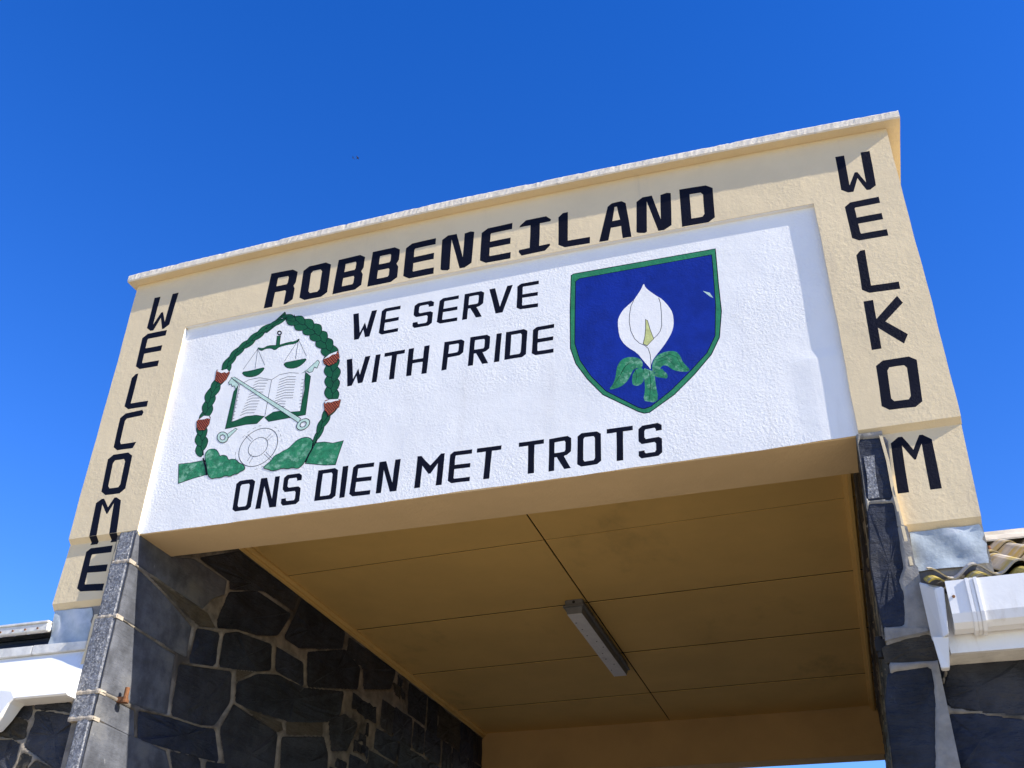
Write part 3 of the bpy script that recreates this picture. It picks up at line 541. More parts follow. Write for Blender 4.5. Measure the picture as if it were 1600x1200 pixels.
# ------------------------------------------------------------------ lettering: glyphs in a unit box (origin lower left)
def glyph(ch, s, h, c):
    """s stem width, h bar height, c corner cut; returns list of loops per island."""
    m0, m1 = 0.5 - h / 2, 0.5 + h / 2
    ci, cj = c * 0.55, c * 0.5
    O = [(c, 0), (1 - c, 0), (1, cj), (1, 1 - cj), (1 - c, 1), (c, 1), (0, 1 - cj), (0, cj)]
    Oi = [(s + ci * .6, h), (1 - s - ci * .6, h), (1 - s, h + ci * .6), (1 - s, 1 - h - ci * .6), (1 - s - ci * .6, 1 - h), (s + ci * .6, 1 - h), (s, 1 - h - ci * .6), (s, h + ci * .6)]
    if ch == 'O': return [[O, Oi]]
    if ch == 'D': return [[[(0, 0), (1 - c, 0), (1, cj), (1, 1 - cj), (1 - c, 1), (0, 1)], [(s, h), (1 - s - ci * .6, h), (1 - s, h + ci * .6), (1 - s, 1 - h - ci * .6), (1 - s - ci * .6, 1 - h), (s, 1 - h)]]]
    if ch == 'E': return [[[(c, 0), (1, 0), (1, h), (s + .02, h), (s, h + .03), (s, m0), (.97, m0), (.97, m1), (s, m1), (s, 1 - h - .03), (s + .02, 1 - h), (1, 1 - h), (1, 1), (c, 1), (0, 1 - cj), (0, cj)]]]
    if ch == 'C': return [[[(c, 0), (1 - c * .5, 0), (1, h), (s + .06, h), (s, h + .06), (s, 1 - h - .06), (s + .06, 1 - h), (.96, 1 - h), (1, 1 - h * .5), (1 - c * .4, 1), (c, 1), (0, 1 - cj), (0, cj)]]]
    if ch == 'L': return [[[(c, 0), (1, 0), (1, h), (s, h), (s, 1), (c * .7, 1), (0, 1 - cj), (0, cj)]]]
    if ch == 'I': return [[[(0, 0), (1, 0), (1, 1), (0, 1)]]]
    if ch == 'I_serif': 
        a, b = 0.5 - s / 2, 0.5 + s / 2
        return [[[(c * .5, 0), (1 - c * .8, 0), (1, h * .7), (.98, h), (b, h), (b, 1 - h), (.98, 1 - h), (1, 1 - h * .7), (1 - c * .8, 1), (c, 1), (.02, 1 - h * .7), (0, 1 - h), (a, 1 - h), (a, h), (.02, h), (0, h * .7)]]]
    if ch == 'B': return [[[(0, 0), (1 - c, 0), (1, cj), (1, .46 - cj * .6), (.93, .50), (1, .54 + cj * .6), (1, 1 - cj), (1 - c, 1), (0, 1)],
                           [(s, h), (1 - s - .03, h), (1 - s, h + .04), (1 - s, m0 - .04), (1 - s - .03, m0), (s, m0)],
                           [(s, m1), (1 - s - .03, m1), (1 - s, m1 + .04), (1 - s, 1 - h - .04), (1 - s - .03, 1 - h), (s, 1 - h)]]]
    if ch == 'P': return [[[(0, 0), (s, 0), (s, .42), (1 - c, .42), (1, .42 + cj), (1, 1 - cj), (1 - c, 1), (0, 1)], [(s, .42 + h), (1 - s - .04, .42 + h), (1 - s, .47 + h), (1 - s, .95 - h), (1 - s - .04, 1 - h), (s, 1 - h)]]]
    if ch == 'R': return [[[(0, 0), (s, 0), (s, .40), (.36, .40), (1 - s * 1.15, 0), (1, 0), (.68, .40), (1 - c, .42), (1, .42 + cj), (1, 1 - cj), (1 - c, 1), (0, 1)], [(s, .40 + h), (1 - s - .04, .40 + h), (1 - s, .45 + h), (1 - s, .95 - h), (1 - s - .04, 1 - h), (s, 1 - h)]]]
    if ch == 'R_block': return [[[(0, 0), (s, 0), (s, m0), (1 - s - .04, m0), (1 - s, m0 - .04), (1 - s, 0), (1 - c, 0), (1, cj), (1, .46 - cj * .5), (.94, .5), (1, .54 + cj * .5), (1, 1 - cj), (1 - c, 1), (0, 1)], [(s, m1), (1 - s - .03, m1), (1 - s, m1 + .04), (1 - s, .96 - h), (1 - s - .03, 1 - h), (s, 1 - h)]]]
    if ch == 'T':
        a, b = 0.5 - s / 2, 0.5 + s / 2
        return [[[(a, 0), (b, 0), (b, 1 - h), (1, 1 - h), (1, 1), (0, 1), (0, 1 - h), (a, 1 - h)]]]
    if ch == 'H': return [[[(0, 0), (s, 0), (s, m0), (1 - s, m0), (1 - s, 0), (1, 0), (1, 1), (1 - s, 1), (1 - s, m1), (s, m1), (s, 1), (0, 1)]]]
    if ch == 'N': return [[[(0, 0), (s, 0), (s, .72), (1 - s * 1.25, 0), (1, 0), (1, 1), (1 - s, 1), (1 - s, .28), (s * 1.25, 1), (0, 1)]]]
    if ch == 'N_block': return [[[(c * .3, .03), (s * .8, 0), (s, .03), (s, .86), (1 - s * 1.25, .0), (1 - s * .7, 0), (1, cj), (1, .97), (1 - s * .4, 1), (1 - s, .97), (1 - s, .30), (s * 1.5, 1), (s * .6, 1), (0, 1 - cj), (0, cj * .6)]]]
    if ch == 'A': return [[[(0, 0), (s * .95, 0), (.28 + s * .28, .33), (.72 - s * .1, .33), (1 - s * .9, 0), (1, 0), (.86, .92), (.72, 1), (.38, 1), (.24, .93)], [(.36 + s * .15, .33 + h), (.66, .33 + h), (.56, 1 - h * .7), (.48, 1 - h * .7)]]]
    if ch == 'V': return [[[(.36, 0), (.66, 0), (1, 1), (.76, 1), (.52, .24), (.25, 1), (0, 1)]]]
    if ch == 'W': return [[[(.14, 0), (.34, .0), (.50, .33), (.60, .03), (.80, .03), (1, 1), (.78, 1), (.64, .34), (.54, .60), (.36, .24), (.23, 1), (0, 1)]]]
    if ch == 'W_block': return [[[(c, 0), (s + .08, 0), (.52, .34), (.72, .0), (1 - c, 0), (1, cj), (1, 1), (1 - s, 1), (1 - s, .20), (.55, .50), (.47, .50), (s, .18), (s, 1), (0, 1), (0, cj)]]]
    if ch == 'M_block': return [[[(0, 0), (s, 0), (s, .84), (.50, .56), (.54, .56), (1 - s, .84), (1 - s, 0), (1, 0), (1, 1 - cj), (1 - c, 1), (.72, 1), (.52, .74), (.30, 1), (c, 1), (0, 1 - cj)]]]
    if ch == 'M': return [[[(0, 0), (s * .85, 0), (s * .85, .68), (.47, .40), (.55, .40), (1 - s * .85, .70), (1 - s * .85, 0), (1, 0), (1, 1), (.86, 1), (.51, .66), (.14, 1), (0, 1)]]]
    if ch == 'K': return [[[(0, 0), (s, 0), (s, .42), (.86, .03), (1, .20), (s * 1.85, .52), (1.02, .84), (.90, 1.0), (s, .60), (s, 1), (0, 1)]]]
    if ch == 'S':
        return [[[(c * .7, 0), (1 - c, 0), (1, cj), (1, .5 - .0), (1 - c * .8, .5 + h / 2), (s + .06, m1), (s, m1 + .05), (s, .95 - h), (s + .05, 1 - h), (1 - s - .05, 1 - h), (1 - s, .95 - h), (1 - s, .76), (1, .76), (1, 1 - cj), (1 - c, 1), (c, 1), (0, 1 - cj), (0, .5 + cj * .4), (c * .8, m0), (1 - s - .06, m0), (1 - s, m0 - .05), (1 - s, h + .05), (1 - s - .05, h), (s + .05, h), (s, h + .04), (s, .23), (0, .23), (0, cj)]]]
    raise ValueError(ch)

def map_quad(p, q):
    (tl, tr, br, bl) = q; u, v = p
    return tuple((1 - u) * (1 - v) * bl[k] + u * (1 - v) * br[k] + u * v * tr[k] + (1 - u) * v * tl[k] for k in (0, 1))

def letter(ch, form, quad, y, parent, s, h, c, round_=False):
    isl = glyph(form, s, h, c)[0]
    loops = [[map_quad(p, quad) for p in l] for l in isl]
    # brush wobble: each outline gets mid-points nudged by a millimetre or so
    out = []
    for l in loops:
        q = []
        for i, a in enumerate(l):
            b = l[(i + 1) % len(l)]
            q.append(a)
            if math.dist(a, b) > 0.05:
                t = 0.5; q.append((a[0] + (b[0] - a[0]) * t + random.uniform(-.0012, .0012), a[1] + (b[1] - a[1]) * t + random.uniform(-.0012, .0012)))
        out.append(q)
    o = paint('letter', out, y, M['navy'], parent, 'blue-black painted letter ' + ch)
    return o

# ================================================================== SETTING
gs = Builder(); gs.add([(-3000, -3000, 0), (3000, -3000, 0), (3000, 3000, 0), (-3000, 3000, 0)], [(0, 1, 2, 3)])
g = gs.obj('ground', M['ground']); g['kind'] = 'structure'; g['label'] = 'pale sandy gravel ground in front of and under the gateway'; g['category'] = 'ground'

rd = Builder(); rd.add([(-9.0, 0.8, .004), (6.0, 0.8, .004), (6.0, 60, .004), (-9.0, 60, .004)], [(0, 1, 2, 3)])  # added dark floor, out of view, to cut bounce onto ceiling and rear beam
r_ = rd.obj('added_dark_floor', M['dark_floor_mat']); r_['kind'] = 'structure'; r_['label'] = 'added dark floor out of view, cutting ground bounce in the passage and behind the gateway'; r_['category'] = 'added_dark_floor'

# ================================================================== GATEWAY
XL, XR = -3.765, 0.215            # inner faces of the passage
OL, OR = -4.240, 0.684            # outer faces of the pilasters
ZS = 4.120                        # underside of the sign beam
ZP = 5.575                        # top of the sign recess
PAN = 0.026                       # depth of the sign recess
ZL = 4.131                        # ledge under the upper pilasters
def lean(z): return max(0.0, (4.12 - z)) * -0.040      # the right pier leans a little
def camber(x, a):
    t = (x - (OL + OR) / 2) / ((OR - OL) / 2)
    return a * (1 - t * t)

gate = empty('welcome_gateway', (-1.78, 0.0, 0.0), 'cream plastered gateway with black lettering, stone piers and a flat projecting coping', 'gateway')

def front_block(name, x0, x1, z0f, z1f, y0, y1, parent, nx=24, nz=24, chamfer=None, label=None, mat=None):
    """Plastered block: slightly uneven front face at y0, sides back to y1; z limits may vary with x."""
    b = Builder()
    vs_ = []
    for j in range(nz + 1):
        for i in range(nx + 1):
            u = i / nx; v = j / nz
            x = x0 + (x1 - x0) * u
            z = z0f(x) + (z1f(x) - z0f(x)) * v
            e = 0.0
            if i in (0, nx): x += wob((z, 0, x), 1.3, 0.0018)
            vs_.append((x, y0 + e, z))
    f = [(j * (nx + 1) + i, j * (nx + 1) + i + 1, (j + 1) * (nx + 1) + i + 1, (j + 1) * (nx + 1) + i) for j in range(nz) for i in range(nx)]
    n = len(vs_)
    ring = [i for i in range(nx + 1)] + [j * (nx + 1) + nx for j in range(1, nz + 1)] + [nz * (nx + 1) + i for i in range(nx - 1, -1, -1)] + [j * (nx + 1) for j in range(nz - 1, 0, -1)]
    back = []
    for k in ring:
        x, y, z = vs_[k]
        zz = z
        if chamfer and k <= nx: zz = z - chamfer[1]
        if chamfer and k <= nx:
            back.append((x, y0 + chamfer[0], zz))
        else:
            back.append((x, y1, zz))
    vs_ += back
    R_ = len(ring)
    for a in range(R_):
        c = (a + 1) % R_
        f.append((ring[a], n + a, n + c, ring[c]))
    if not chamfer:
        f.append(tuple(n + a for a in range(R_)))
    b.add(vs_, f)
    return b.obj(name, mat or M['cream'], parent, label)

ztop = lambda x: 6.030 + camber(x, 0.05)
pil_l = front_block('pilaster', OL, XL, lambda x: ZL, ztop, 0.0, 0.34, gate, 10, 40, (0.028, 0.027), 'cream pilaster lettered WELCOME')
pil_r = front_block('pilaster', XR + 0.012, OR, lambda x: ZL, ztop, 0.0, 0.34, gate, 10, 40, (0.028, 0.027), 'cream pilaster lettered WELKOM')
zpan = lambda x: ZP + camber(x, 0.026)
head = front_block('header_band', XL, XR + 0.012, zpan, ztop, 0.0, 0.34, gate, 60, 8, None, 'cream band lettered ROBBENEILAND')

# lower bands of the pilasters, set back under the ledge
def band(x0, x1, x0b, x1b, z0, z1, parent, label):
    b = Builder()
    y = 0.028
    b.prism([(x0b, y, z0), (x1b, y, z0), (x1, y, z1), (x0, y, z1)], [(x0b, 0.34, z0), (x1b, 0.34, z0), (x1, 0.34, z1), (x0, 0.34, z1)])
    # drip chamfer at the foot
    b.add([(x0b, y, z0), (x1b, y, z0), (x1b - .002, y + .026, z0 - .034), (x0b + .002, y + .026, z0 - .034), (x1b - .002, .33, z0 - .034), (x0b + .002, .33, z0 - .034), (x0b, .33, z0), (x1b, .33, z0)],
          [(0, 1, 2, 3), (3, 2, 4, 5), (0, 3, 5, 6), (1, 7, 4, 2)])
    return b.obj('lower_band', M['cream'], parent, label)
low_l = band(OL - .002, -3.855, OL - .016, -3.895, 3.742, ZL - .027, gate, 'set-back foot of the WELCOME pilaster')
low_r = band(.318, OR - .004, .330, OR - .020, 3.636, ZL - .027, gate, 'set-back foot of the WELKOM pilaster')

# coping slab with a ragged front arris
def coping_part():
    b = Builder()
    x0, x1, yf, yb = OL - .040, OR + .074, -0.066, 7.2
    n = 330; rows = []
    for i in range(n + 1):
        x = x0 + (x1 - x0) * i / n
        zb = 6.030 + camber(x, 0.05)
        zt = zb + 0.062
        j = lambda a: random.uniform(-a, a)
        if i == 0: chips = [(random.uniform(x0, x1), random.uniform(.008, .05), random.uniform(.0015, .0045)) for _ in range(16)]
        cut = max([d * max(0, 1 - abs(x - cx) / w) ** .5 for cx, w, d in chips] + [0])
        low = .0022 * math.sin(x * 2.3) + .0014 * math.sin(x * 6.1 + 1)
        rows.append([(x, 0.02, zb + .0015), (x, yf + .006 + j(.0008), zb + j(.0006)), (x, yf + j(.0010), zb + .008 + j(.001)), (x, yf + .001 + cut * .5 + j(.0012), zt - .012 - cut * .6 + low),
                     (x, yf + .008 + cut + j(.0012), zt - .002 - cut * .5 + low + j(.0004)), (x, yf + .05, zt + .004 + low), (x, 0.6, zt + .006)])
    k = len(rows[0])
    v = [p for r in rows for p in r]
    f = [(i * k + j, i * k + j + 1, (i + 1) * k + j + 1, (i + 1) * k + j) for i in range(n) for j in range(k - 1)]
    fm = [1 if 1 <= j <= 4 else 0 for i in range(n) for j in range(k - 1)]
    b.add(v, f); b.fm = fm
    # slab behind the front edge: return edges along both sides and the back
    zb0 = 6.030
    b.box(x0, OL + .01, 0.02, yb, zb0 + .001, zb0 + .050); b.box(OR - .01, x1, 0.02, yb, zb0 + .001, zb0 + .050)
    b.box(OL + .01, OR - .01, 0.34, yb, zb0 + .02, zb0 + .095)
    b.prism([rows[0][q] for q in range(7)], [(rows[0][q][0] - .0005, rows[0][q][1], rows[0][q][2]) for q in range(7)], 1)
    b.prism([rows[-1][q] for q in range(7)], [(rows[-1][q][0] + .0005, rows[-1][q][1], rows[-1][q][2]) for q in range(7)], 1)
    return b.obj('coping', [M['cream'], M['cream_old']], gate, 'ragged-edged cream coping along the top')
coping_part()

# solid upper body of the gatehouse: side walls above the passage, roof slab
b = Builder()
b.box(OL + .004, XL - .05, .341, 7.0, 4.62, 6.028); b.box(XR + .06, OR - .004, .341, 7.0, 4.62, 6.028)
b.box(XL - .05, XR + .06, .342, 7.0, 4.64, 6.027)
b.obj('upper_wall', M['cream'], gate)

# sign beam: soffit and the beam behind the sign
def beam_part():
    b = Builder(); n = 40; rows = []
    for i in range(n + 1):
        x = XL - .003 + (XR + .006 - XL) * i / n
        zb = ZS - camber(x, 0.012) - .004
        yb = 0.345 + 0.05 * i / n
        rows.append([(x, PAN + .0015, zb + .006 + wob((x, 0, 0), 2, .0016)), (x, PAN + .006, zb + wob((x, 0, 1), 2, .0012)), (x, yb, zb), (x, yb, 4.63), (x, PAN + .0015, 4.63)])
    k = 5
    v = [p for r in rows for p in r]
    f = [(i * k + j, i * k + (j + 1) % k, (i + 1) * k + (j + 1) % k, (i + 1) * k + j) for i in range(n) for j in range(k)]
    f += [tuple(range(k)), tuple(range(n * k, n * k + k))]
    b.add(v, f)
    return b.obj('beam', M['soffit'], gate, 'tan painted underside of the sign beam')
beam_part()

# lettering on the cream frame
for i, (ch, q) in enumerate(LETTERS['top']):
    form = {'R': 'R_block', 'I': 'I_serif', 'N': 'N_block'}.get(ch, ch)
    letter(ch, form, q, -LAYER, head, .30, .175, .20)
for i, (ch, q) in enumerate(LETTERS['left']):
    form = {'W': 'W_block', 'M': 'M_block'}.get(ch, ch)
    if i == 5:
        # the feet of this M run down over the sloping ledge
        tl, tr, br, bl = q
        fl = (tl[1] - ZL) / (tl[1] - bl[1]); fr = (tr[1] - ZL) / (tr[1] - br[1])
        nb_l = (tl[0] + (bl[0] - tl[0]) * fl, ZL + .001); nb_r = (tr[0] + (br[0] - tr[0]) * fr, ZL + .001)
        o = letter(ch, form, [tl, tr, nb_r, nb_l], -LAYER, pil_l, .27, .16, .20)
        w = nb_r[0] - nb_l[0]
        for a, c in ((0, .27), (.73, 1.0)):
            xa, xb = nb_l[0] + w * a, nb_l[0] + w * c
            nrm = Vector((0, -.027, -.028)).normalized() * .0006
            fb = Builder()
            fb.add([(xa, nrm.y, ZL + nrm.z), (xb, nrm.y, ZL + nrm.z), (xb + .002, .028 + nrm.y, ZL - .027 + nrm.z), (xa + .004, .028 + nrm.y, ZL - .027 + nrm.z)], [(0, 3, 2, 1)])
            fb.add([(xa + .004, .028 + nrm.y, ZL - .027 + nrm.z), (xb + .002, .028 + nrm.y, ZL - .027 + nrm.z), (xb - .002, .0274, ZL - .043), (xa, .0274, ZL - .043)], [(0, 3, 2, 1)])
            make('letter_foot', *weld(fb.v, fb.f), M['navy'], pil_l, 'foot of the letter M on the ledge')
    elif i == 6:
        letter(ch, form, q, .028 - LAYER, low_l, .25, .155, .15)
    else:
        letter(ch, form, q, -LAYER, pil_l, .25, .155, .20)
for i, (ch, q) in enumerate(LETTERS['right']):
    form = {'W': 'W_block', 'M': 'M_block'}.get(ch, ch)
    if i == 5: letter(ch, form, q, .028 - LAYER, low_r, .26, .16, .20)
    else: letter(ch, form, q, -LAYER, pil_r, .26, .16, .18)

# ------------------------------------------------------------------ ceiling
zc = 4.50
def skew(x): return -0.085 * (x - (XL + XR) / 2) / ((XR - XL) / 2)
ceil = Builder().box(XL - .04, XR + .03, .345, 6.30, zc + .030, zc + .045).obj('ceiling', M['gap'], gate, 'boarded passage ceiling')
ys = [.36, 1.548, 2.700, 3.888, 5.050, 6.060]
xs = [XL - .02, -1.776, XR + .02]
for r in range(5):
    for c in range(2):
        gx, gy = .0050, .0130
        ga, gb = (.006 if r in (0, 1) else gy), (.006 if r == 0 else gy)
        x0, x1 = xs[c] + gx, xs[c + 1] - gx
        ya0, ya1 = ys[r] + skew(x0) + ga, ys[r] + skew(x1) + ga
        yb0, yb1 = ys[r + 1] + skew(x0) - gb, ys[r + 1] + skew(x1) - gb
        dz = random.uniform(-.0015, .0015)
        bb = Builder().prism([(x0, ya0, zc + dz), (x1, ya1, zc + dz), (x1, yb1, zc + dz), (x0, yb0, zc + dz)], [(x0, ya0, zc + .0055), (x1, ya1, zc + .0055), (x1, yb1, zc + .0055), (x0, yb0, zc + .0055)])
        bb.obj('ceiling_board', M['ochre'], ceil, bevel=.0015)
for side in (0, 1):
    x = XL + .004 if side == 0 else XR - .022; d = 1 if side == 0 else -1
    prof = [(0, 4.452), (.020, 4.452), (.024, 4.462), (.024, 4.474), (.042, 4.478), (.046, 4.486), (.046, 4.498), (0, 4.498)]
    bb = Builder().prism([(x + d * u, .35, z) for u, z in prof], [(x + d * u, 5.99, z) for u, z in prof])
    bb.obj('cornice', M['ochre'], gate)
# far beam over the back of the passage
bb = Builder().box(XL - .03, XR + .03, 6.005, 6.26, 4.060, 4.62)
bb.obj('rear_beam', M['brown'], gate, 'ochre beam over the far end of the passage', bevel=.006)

# ------------------------------------------------------------------ stone walls
def poly_sdf(P, poly):
    """Signed distance (negative inside) of points P (n,2) to a polygon."""
    V = np.array(poly); n = len(V)
    d = np.full(len(P), 1e9); inside = np.zeros(len(P), bool)
    for i in range(n):
        a = V[i]; c = V[(i + 1) % n]; e = c - a; w = P - a
        t = np.clip((w @ e) / max(1e-12, e @ e), 0, 1)
        d = np.minimum(d, np.linalg.norm(w - t[:, None] * e, axis=1))
        cond = ((a[1] <= P[:, 1]) != (c[1] <= P[:, 1]))
        with np.errstate(divide='ignore', invalid='ignore'):
            xi = a[0] + (P[:, 1] - a[1]) / (c[1] - a[1]) * (c[0] - a[0])
        inside ^= cond & (P[:, 0] < xi)
    return np.where(inside, -d, d)

def mortar_sheet(name, polys, u0, u1, v0, v1, step, to3, parent, crest=.009, hole=.03, label=None):
    """Pointing between stones as relief: crest between the stones, sunk away behind each stone."""
    nu = max(2, int((u1 - u0) / step)); nv = max(2, int((v1 - v0) / step))
    U, V = np.meshgrid(np.linspace(u0, u1, nu + 1), np.linspace(v0, v1, nv + 1))
    P = np.stack([U.ravel(), V.ravel()], 1)
    D = np.full(len(P), 1e9)
    for p in polys:
        q = np.array(p)
        near = (P[:, 0] > q[:, 0].min() - .2) & (P[:, 0] < q[:, 0].max() + .2) & (P[:, 1] > q[:, 1].min() - .2) & (P[:, 1] < q[:, 1].max() + .2)
        if near.any(): D[near] = np.minimum(D[near], poly_sdf(P[near], p))
    h = np.where(D > 0.003, crest * np.clip((D + .002) / .010, 0, 1) ** .5, -hole * np.clip((0.003 - D) / .010, 0, 1))
    h = h + np.where(D > 0.004, .0022 * np.sin(P[:, 0] * 37 + 3 * np.sin(P[:, 1] * 23)) * np.cos(P[:, 1] * 31), 0)
    v = [to3(P[i, 0], P[i, 1], h[i]) for i in range(len(P))]
    f = [(j * (nu + 1) + i, j * (nu + 1) + i + 1, (j + 1) * (nu + 1) + i + 1, (j + 1) * (nu + 1) + i) for j in range(nv) for i in range(nu)]
    o = make(name, v, f, M['mortar'], parent, label, fix=True, smooth=True)
    return o

def stone(poly, to3, parent, mat, thick=.05, proud=.0, label=None, front_mat=None, rough=.004):
    """One stone: uneven face, rounded arris, edge tucked behind the pointing."""
    base = inflate(poly, .006)
    ring = []
    for i, a in enumerate(base):
        c = base[(i + 1) % len(base)]
        ring.append(a)
        if math.dist(a, c) > .12:
            ring.append(((a[0] + c[0]) / 2 + random.uniform(-.004, .004), (a[1] + c[1]) / 2 + random.uniform(-.004, .004)))
    n = len(ring)
    cx = sum(p[0] for p in ring) / n; cy = sum(p[1] for p in ring) / n
    sh = lambda k: [(cx + (p[0] - cx) * k, cy + (p[1] - cy) * k) for p in ring]
    r0 = [to3(p[0], p[1], -thick) for p in ring]
    r1 = [to3(p[0], p[1], proud - .006) for p in ring]
    r2 = [to3(p[0], p[1], proud + random.uniform(-rough, rough) * .5) for p in sh(.93)]
    r3 = [to3(p[0], p[1], proud + random.uniform(-rough, rough)) for p in sh(.55)]
    v = r0 + r1 + r2 + r3 + [to3(cx, cy, proud + random.uniform(0, rough))]
    f = []
    for k in range(3):
        for i in range(n):
            f.append((k * n + i, k * n + (i + 1) % n, (k + 1) * n + (i + 1) % n, (k + 1) * n + i))
    for i in range(n): f.append((3 * n + i, 3 * n + (i + 1) % n, 4 * n))
    f.append(tuple(range(n)))
    return make('stone', v, f, mat, parent, label)

def round_poly(p, k=.09):
    q = []
    for i in range(len(p)):
        a = p[i - 1]; c = p[i]; d = p[(i + 1) % len(p)]
        la = min(k, .018 / max(1e-6, math.dist(a, c))); lb = min(k, .018 / max(1e-6, math.dist(c, d)))
        q += [(c[0] + (a[0] - c[0]) * la, c[1] + (a[1] - c[1]) * la), (c[0] + (d[0] - c[0]) * lb, c[1] + (d[1] - c[1]) * lb)]
    return q

def in_poly(p, poly):
    r = False
    for i in range(len(poly)):
        a = poly[i]; c = poly[(i + 1) % len(poly)]
        if (a[1] <= p[1]) != (c[1] <= p[1]) and p[0] < a[0] + (p[1] - a[1]) / (c[1] - a[1]) * (c[0] - a[0]): r = not r
    return r

def fill_stones(u0, u1, v0, v1, taken, hu=.52, hv=.27, gap=.010):
    """Roughly coursed irregular stones filling a rectangle, leaving out where traced stones already are."""
    res = []; v = v1; row = 0
    xs_prev = None
    while v > v0 + .05:
        h = hv * random.uniform(.75, 1.3); vb = max(v0, v - h); u = u0 + (random.uniform(0, .2) if row % 2 else 0)
        u = u0
        while u < u1 - .03:
            w = hu * random.uniform(.5, 1.35)
            ub = min(u1, u + w)
            if u1 - ub < .12: ub = u1
            j = lambda a=.03: random.uniform(-a, a)
            g = gap / 2
            p = [(u + g + j(.012), vb + g + j(.02)), ((u + ub) / 2 + j(.08), vb + g + j(.012)), (ub - g + j(.012), vb + g + j(.02)), (ub - g + j(.012), v - g + j(.012)), ((u + ub) / 2 + j(.08), v - g - abs(j(.015))), (u + g + j(.012), v - g + j(.012))]
            c = ((u + ub) / 2, (v + vb) / 2)
            if not any(in_poly(q, t) for t in taken for q in p + [c]) and not any(in_poly(q, p) for t in taken for q in t):
                res.append(round_poly(p))
            u = ub
        v = vb; row += 1
    return res

# ---- left passage wall and its corner pier
lw = Builder().box(-4.236, XL - .045, .34, 7.0, 0.0, 4.62).obj('passage_wall', M['mortar'], gate, 'dark slate wall on the left of the passage')
lwm = lambda u, v, h: (XL + h - .004, u, v)
PIER_Z = [(4.122, 3.945), (3.932, 3.620), (3.606, 3.208), (3.192, 3.068), (3.054, 2.45), (2.43, 1.9), (1.88, 1.3), (1.28, .75), (.73, .02)]
corner = [[(.004, PIER_Z[i][0])] + list(p[1:-1]) + [(.004, PIER_Z[i][1])] for i, p in enumerate(WALL_STONES['corner'])]; plain = [round_poly(inflate(p, .004)) for p in WALL_STONES['plain']]; pale = [inflate(p, .002) for p in WALL_STONES['pale']]
traced = corner + plain + pale
filled = fill_stones(0.02, 6.02, 2.30, 4.46, traced, .50, .26)
filled += fill_stones(0.30, 6.02, 2.40, 4.44, traced + filled, .26, .17)
filled += fill_stones(0.30, 6.02, 2.40, 4.44, traced + filled, .14, .10)
filled = [p for p in filled if not (min(q[0] for q in p) < .36 and max(q[1] for q in p) > 4.11)]
filled_low = fill_stones(0.02, 6.02, 0.02, 2.28, [], .62, .36)
allp = traced + filled
mortar_sheet('pointing', allp, -0.004, .348, 2.45, 4.114, .008, lwm, lw)
mortar_sheet('pointing', allp, .348, 2.2, 2.45, 4.47, .008, lwm, lw)
mortar_sheet('pointing', allp, 2.2, 6.05, 2.29, 4.47, .016, lwm, lw)
mortar_sheet('pointing', allp, -0.004, 2.2, 2.29, 2.45, .016, lwm, lw)
mortar_sheet('pointing', filled_low, -0.004, 6.05, 0.0, 2.29, .03, lwm, lw)
for p in plain + filled + filled_low:
    stone(p, lwm, lw, random.choice([SLATE[0]] * 5 + [SLATE[3]] * 3 + [SLATE[1]] * 2 + [SLATE[2]]), proud=random.uniform(-.005, .004), rough=.010)
for p in pale:
    stone(p, lwm, lw, M['tan_stone'], proud=-.003)
PIER_Z = [(4.122, 3.945), (3.932, 3.620), (3.606, 3.208), (3.192, 3.068), (3.054, 2.45), (2.43, 1.9), (1.88, 1.3), (1.28, .75), (.73, .02)]
pier = Builder().box(-3.905, XL - .02, .012, .40, 0.0, 4.122).obj('corner_pier', M['mortar'], gate, 'grey stone corner pier under the WELCOME pilaster')
def pier_stone(x0, x1, z0, z1, poly, parent, mat_side, mat_front, yf=-.004, first=True):
    """Corner stone seen on two faces: hammered front, split side."""
    b = Builder()
    j = lambda a=.004: random.uniform(-a, a)
    yb = max(q[0] for q in poly) if poly else .35
    n = 5
    fr = []
    for k in range(n + 1):
        z = z0 + (z1 - z0) * k / n
        fr.append([(x0 + j(.003), yf + .008, z), (x0 + .012, yf + j(.002), z), ((x0 + x1) / 2, yf + j(.003), z), (x1 - .010, yf + j(.002), z), (x1, yf + .010, z)])
    v = [p for r in fr for p in r]
    f = [(a * 5 + c, a * 5 + c + 1, (a + 1) * 5 + c + 1, (a + 1) * 5 + c) for a in range(n) for c in range(4)]
    fm = [0] * len(f)
    base = len(v)
    v += [(x1, .30, z0), (x1, .30, z1), (x0, .30, z0), (x0, .30, z1)]
    # closed top, bottom and left
    f += [(0, 1, 2, 3, 4, base, base + 2), (n * 5, n * 5 + 1, n * 5 + 2, n * 5 + 3, n * 5 + 4, base + 1, base + 3)]
    f += [tuple([a * 5 for a in range(n + 1)] + [base + 3, base + 2])]
    f += [tuple([a * 5 + 4 for a in range(n + 1)] + [base + 1, base])]
    fm += [1, 1, 1, 1]
    bb = Builder(); bb.add(v, f); bb.fm = fm
    return bb.obj('stone', [mat_front, mat_side], parent)
for i, (z1, z0) in enumerate(PIER_Z):
    x0 = [-3.880, -3.893, -3.908, -3.920, -3.862][min(i, 4)]
    pier_stone(x0, XL - .012, z0, z1, None, pier, SLATE[1], M['hammered'], yf=-.006 - .002 * (i % 3))
# side faces of the corner stones
for q in corner:
    stone(q, lwm, pier, SLATE_EDGE, thick=.03, proud=.0035, rough=.002)
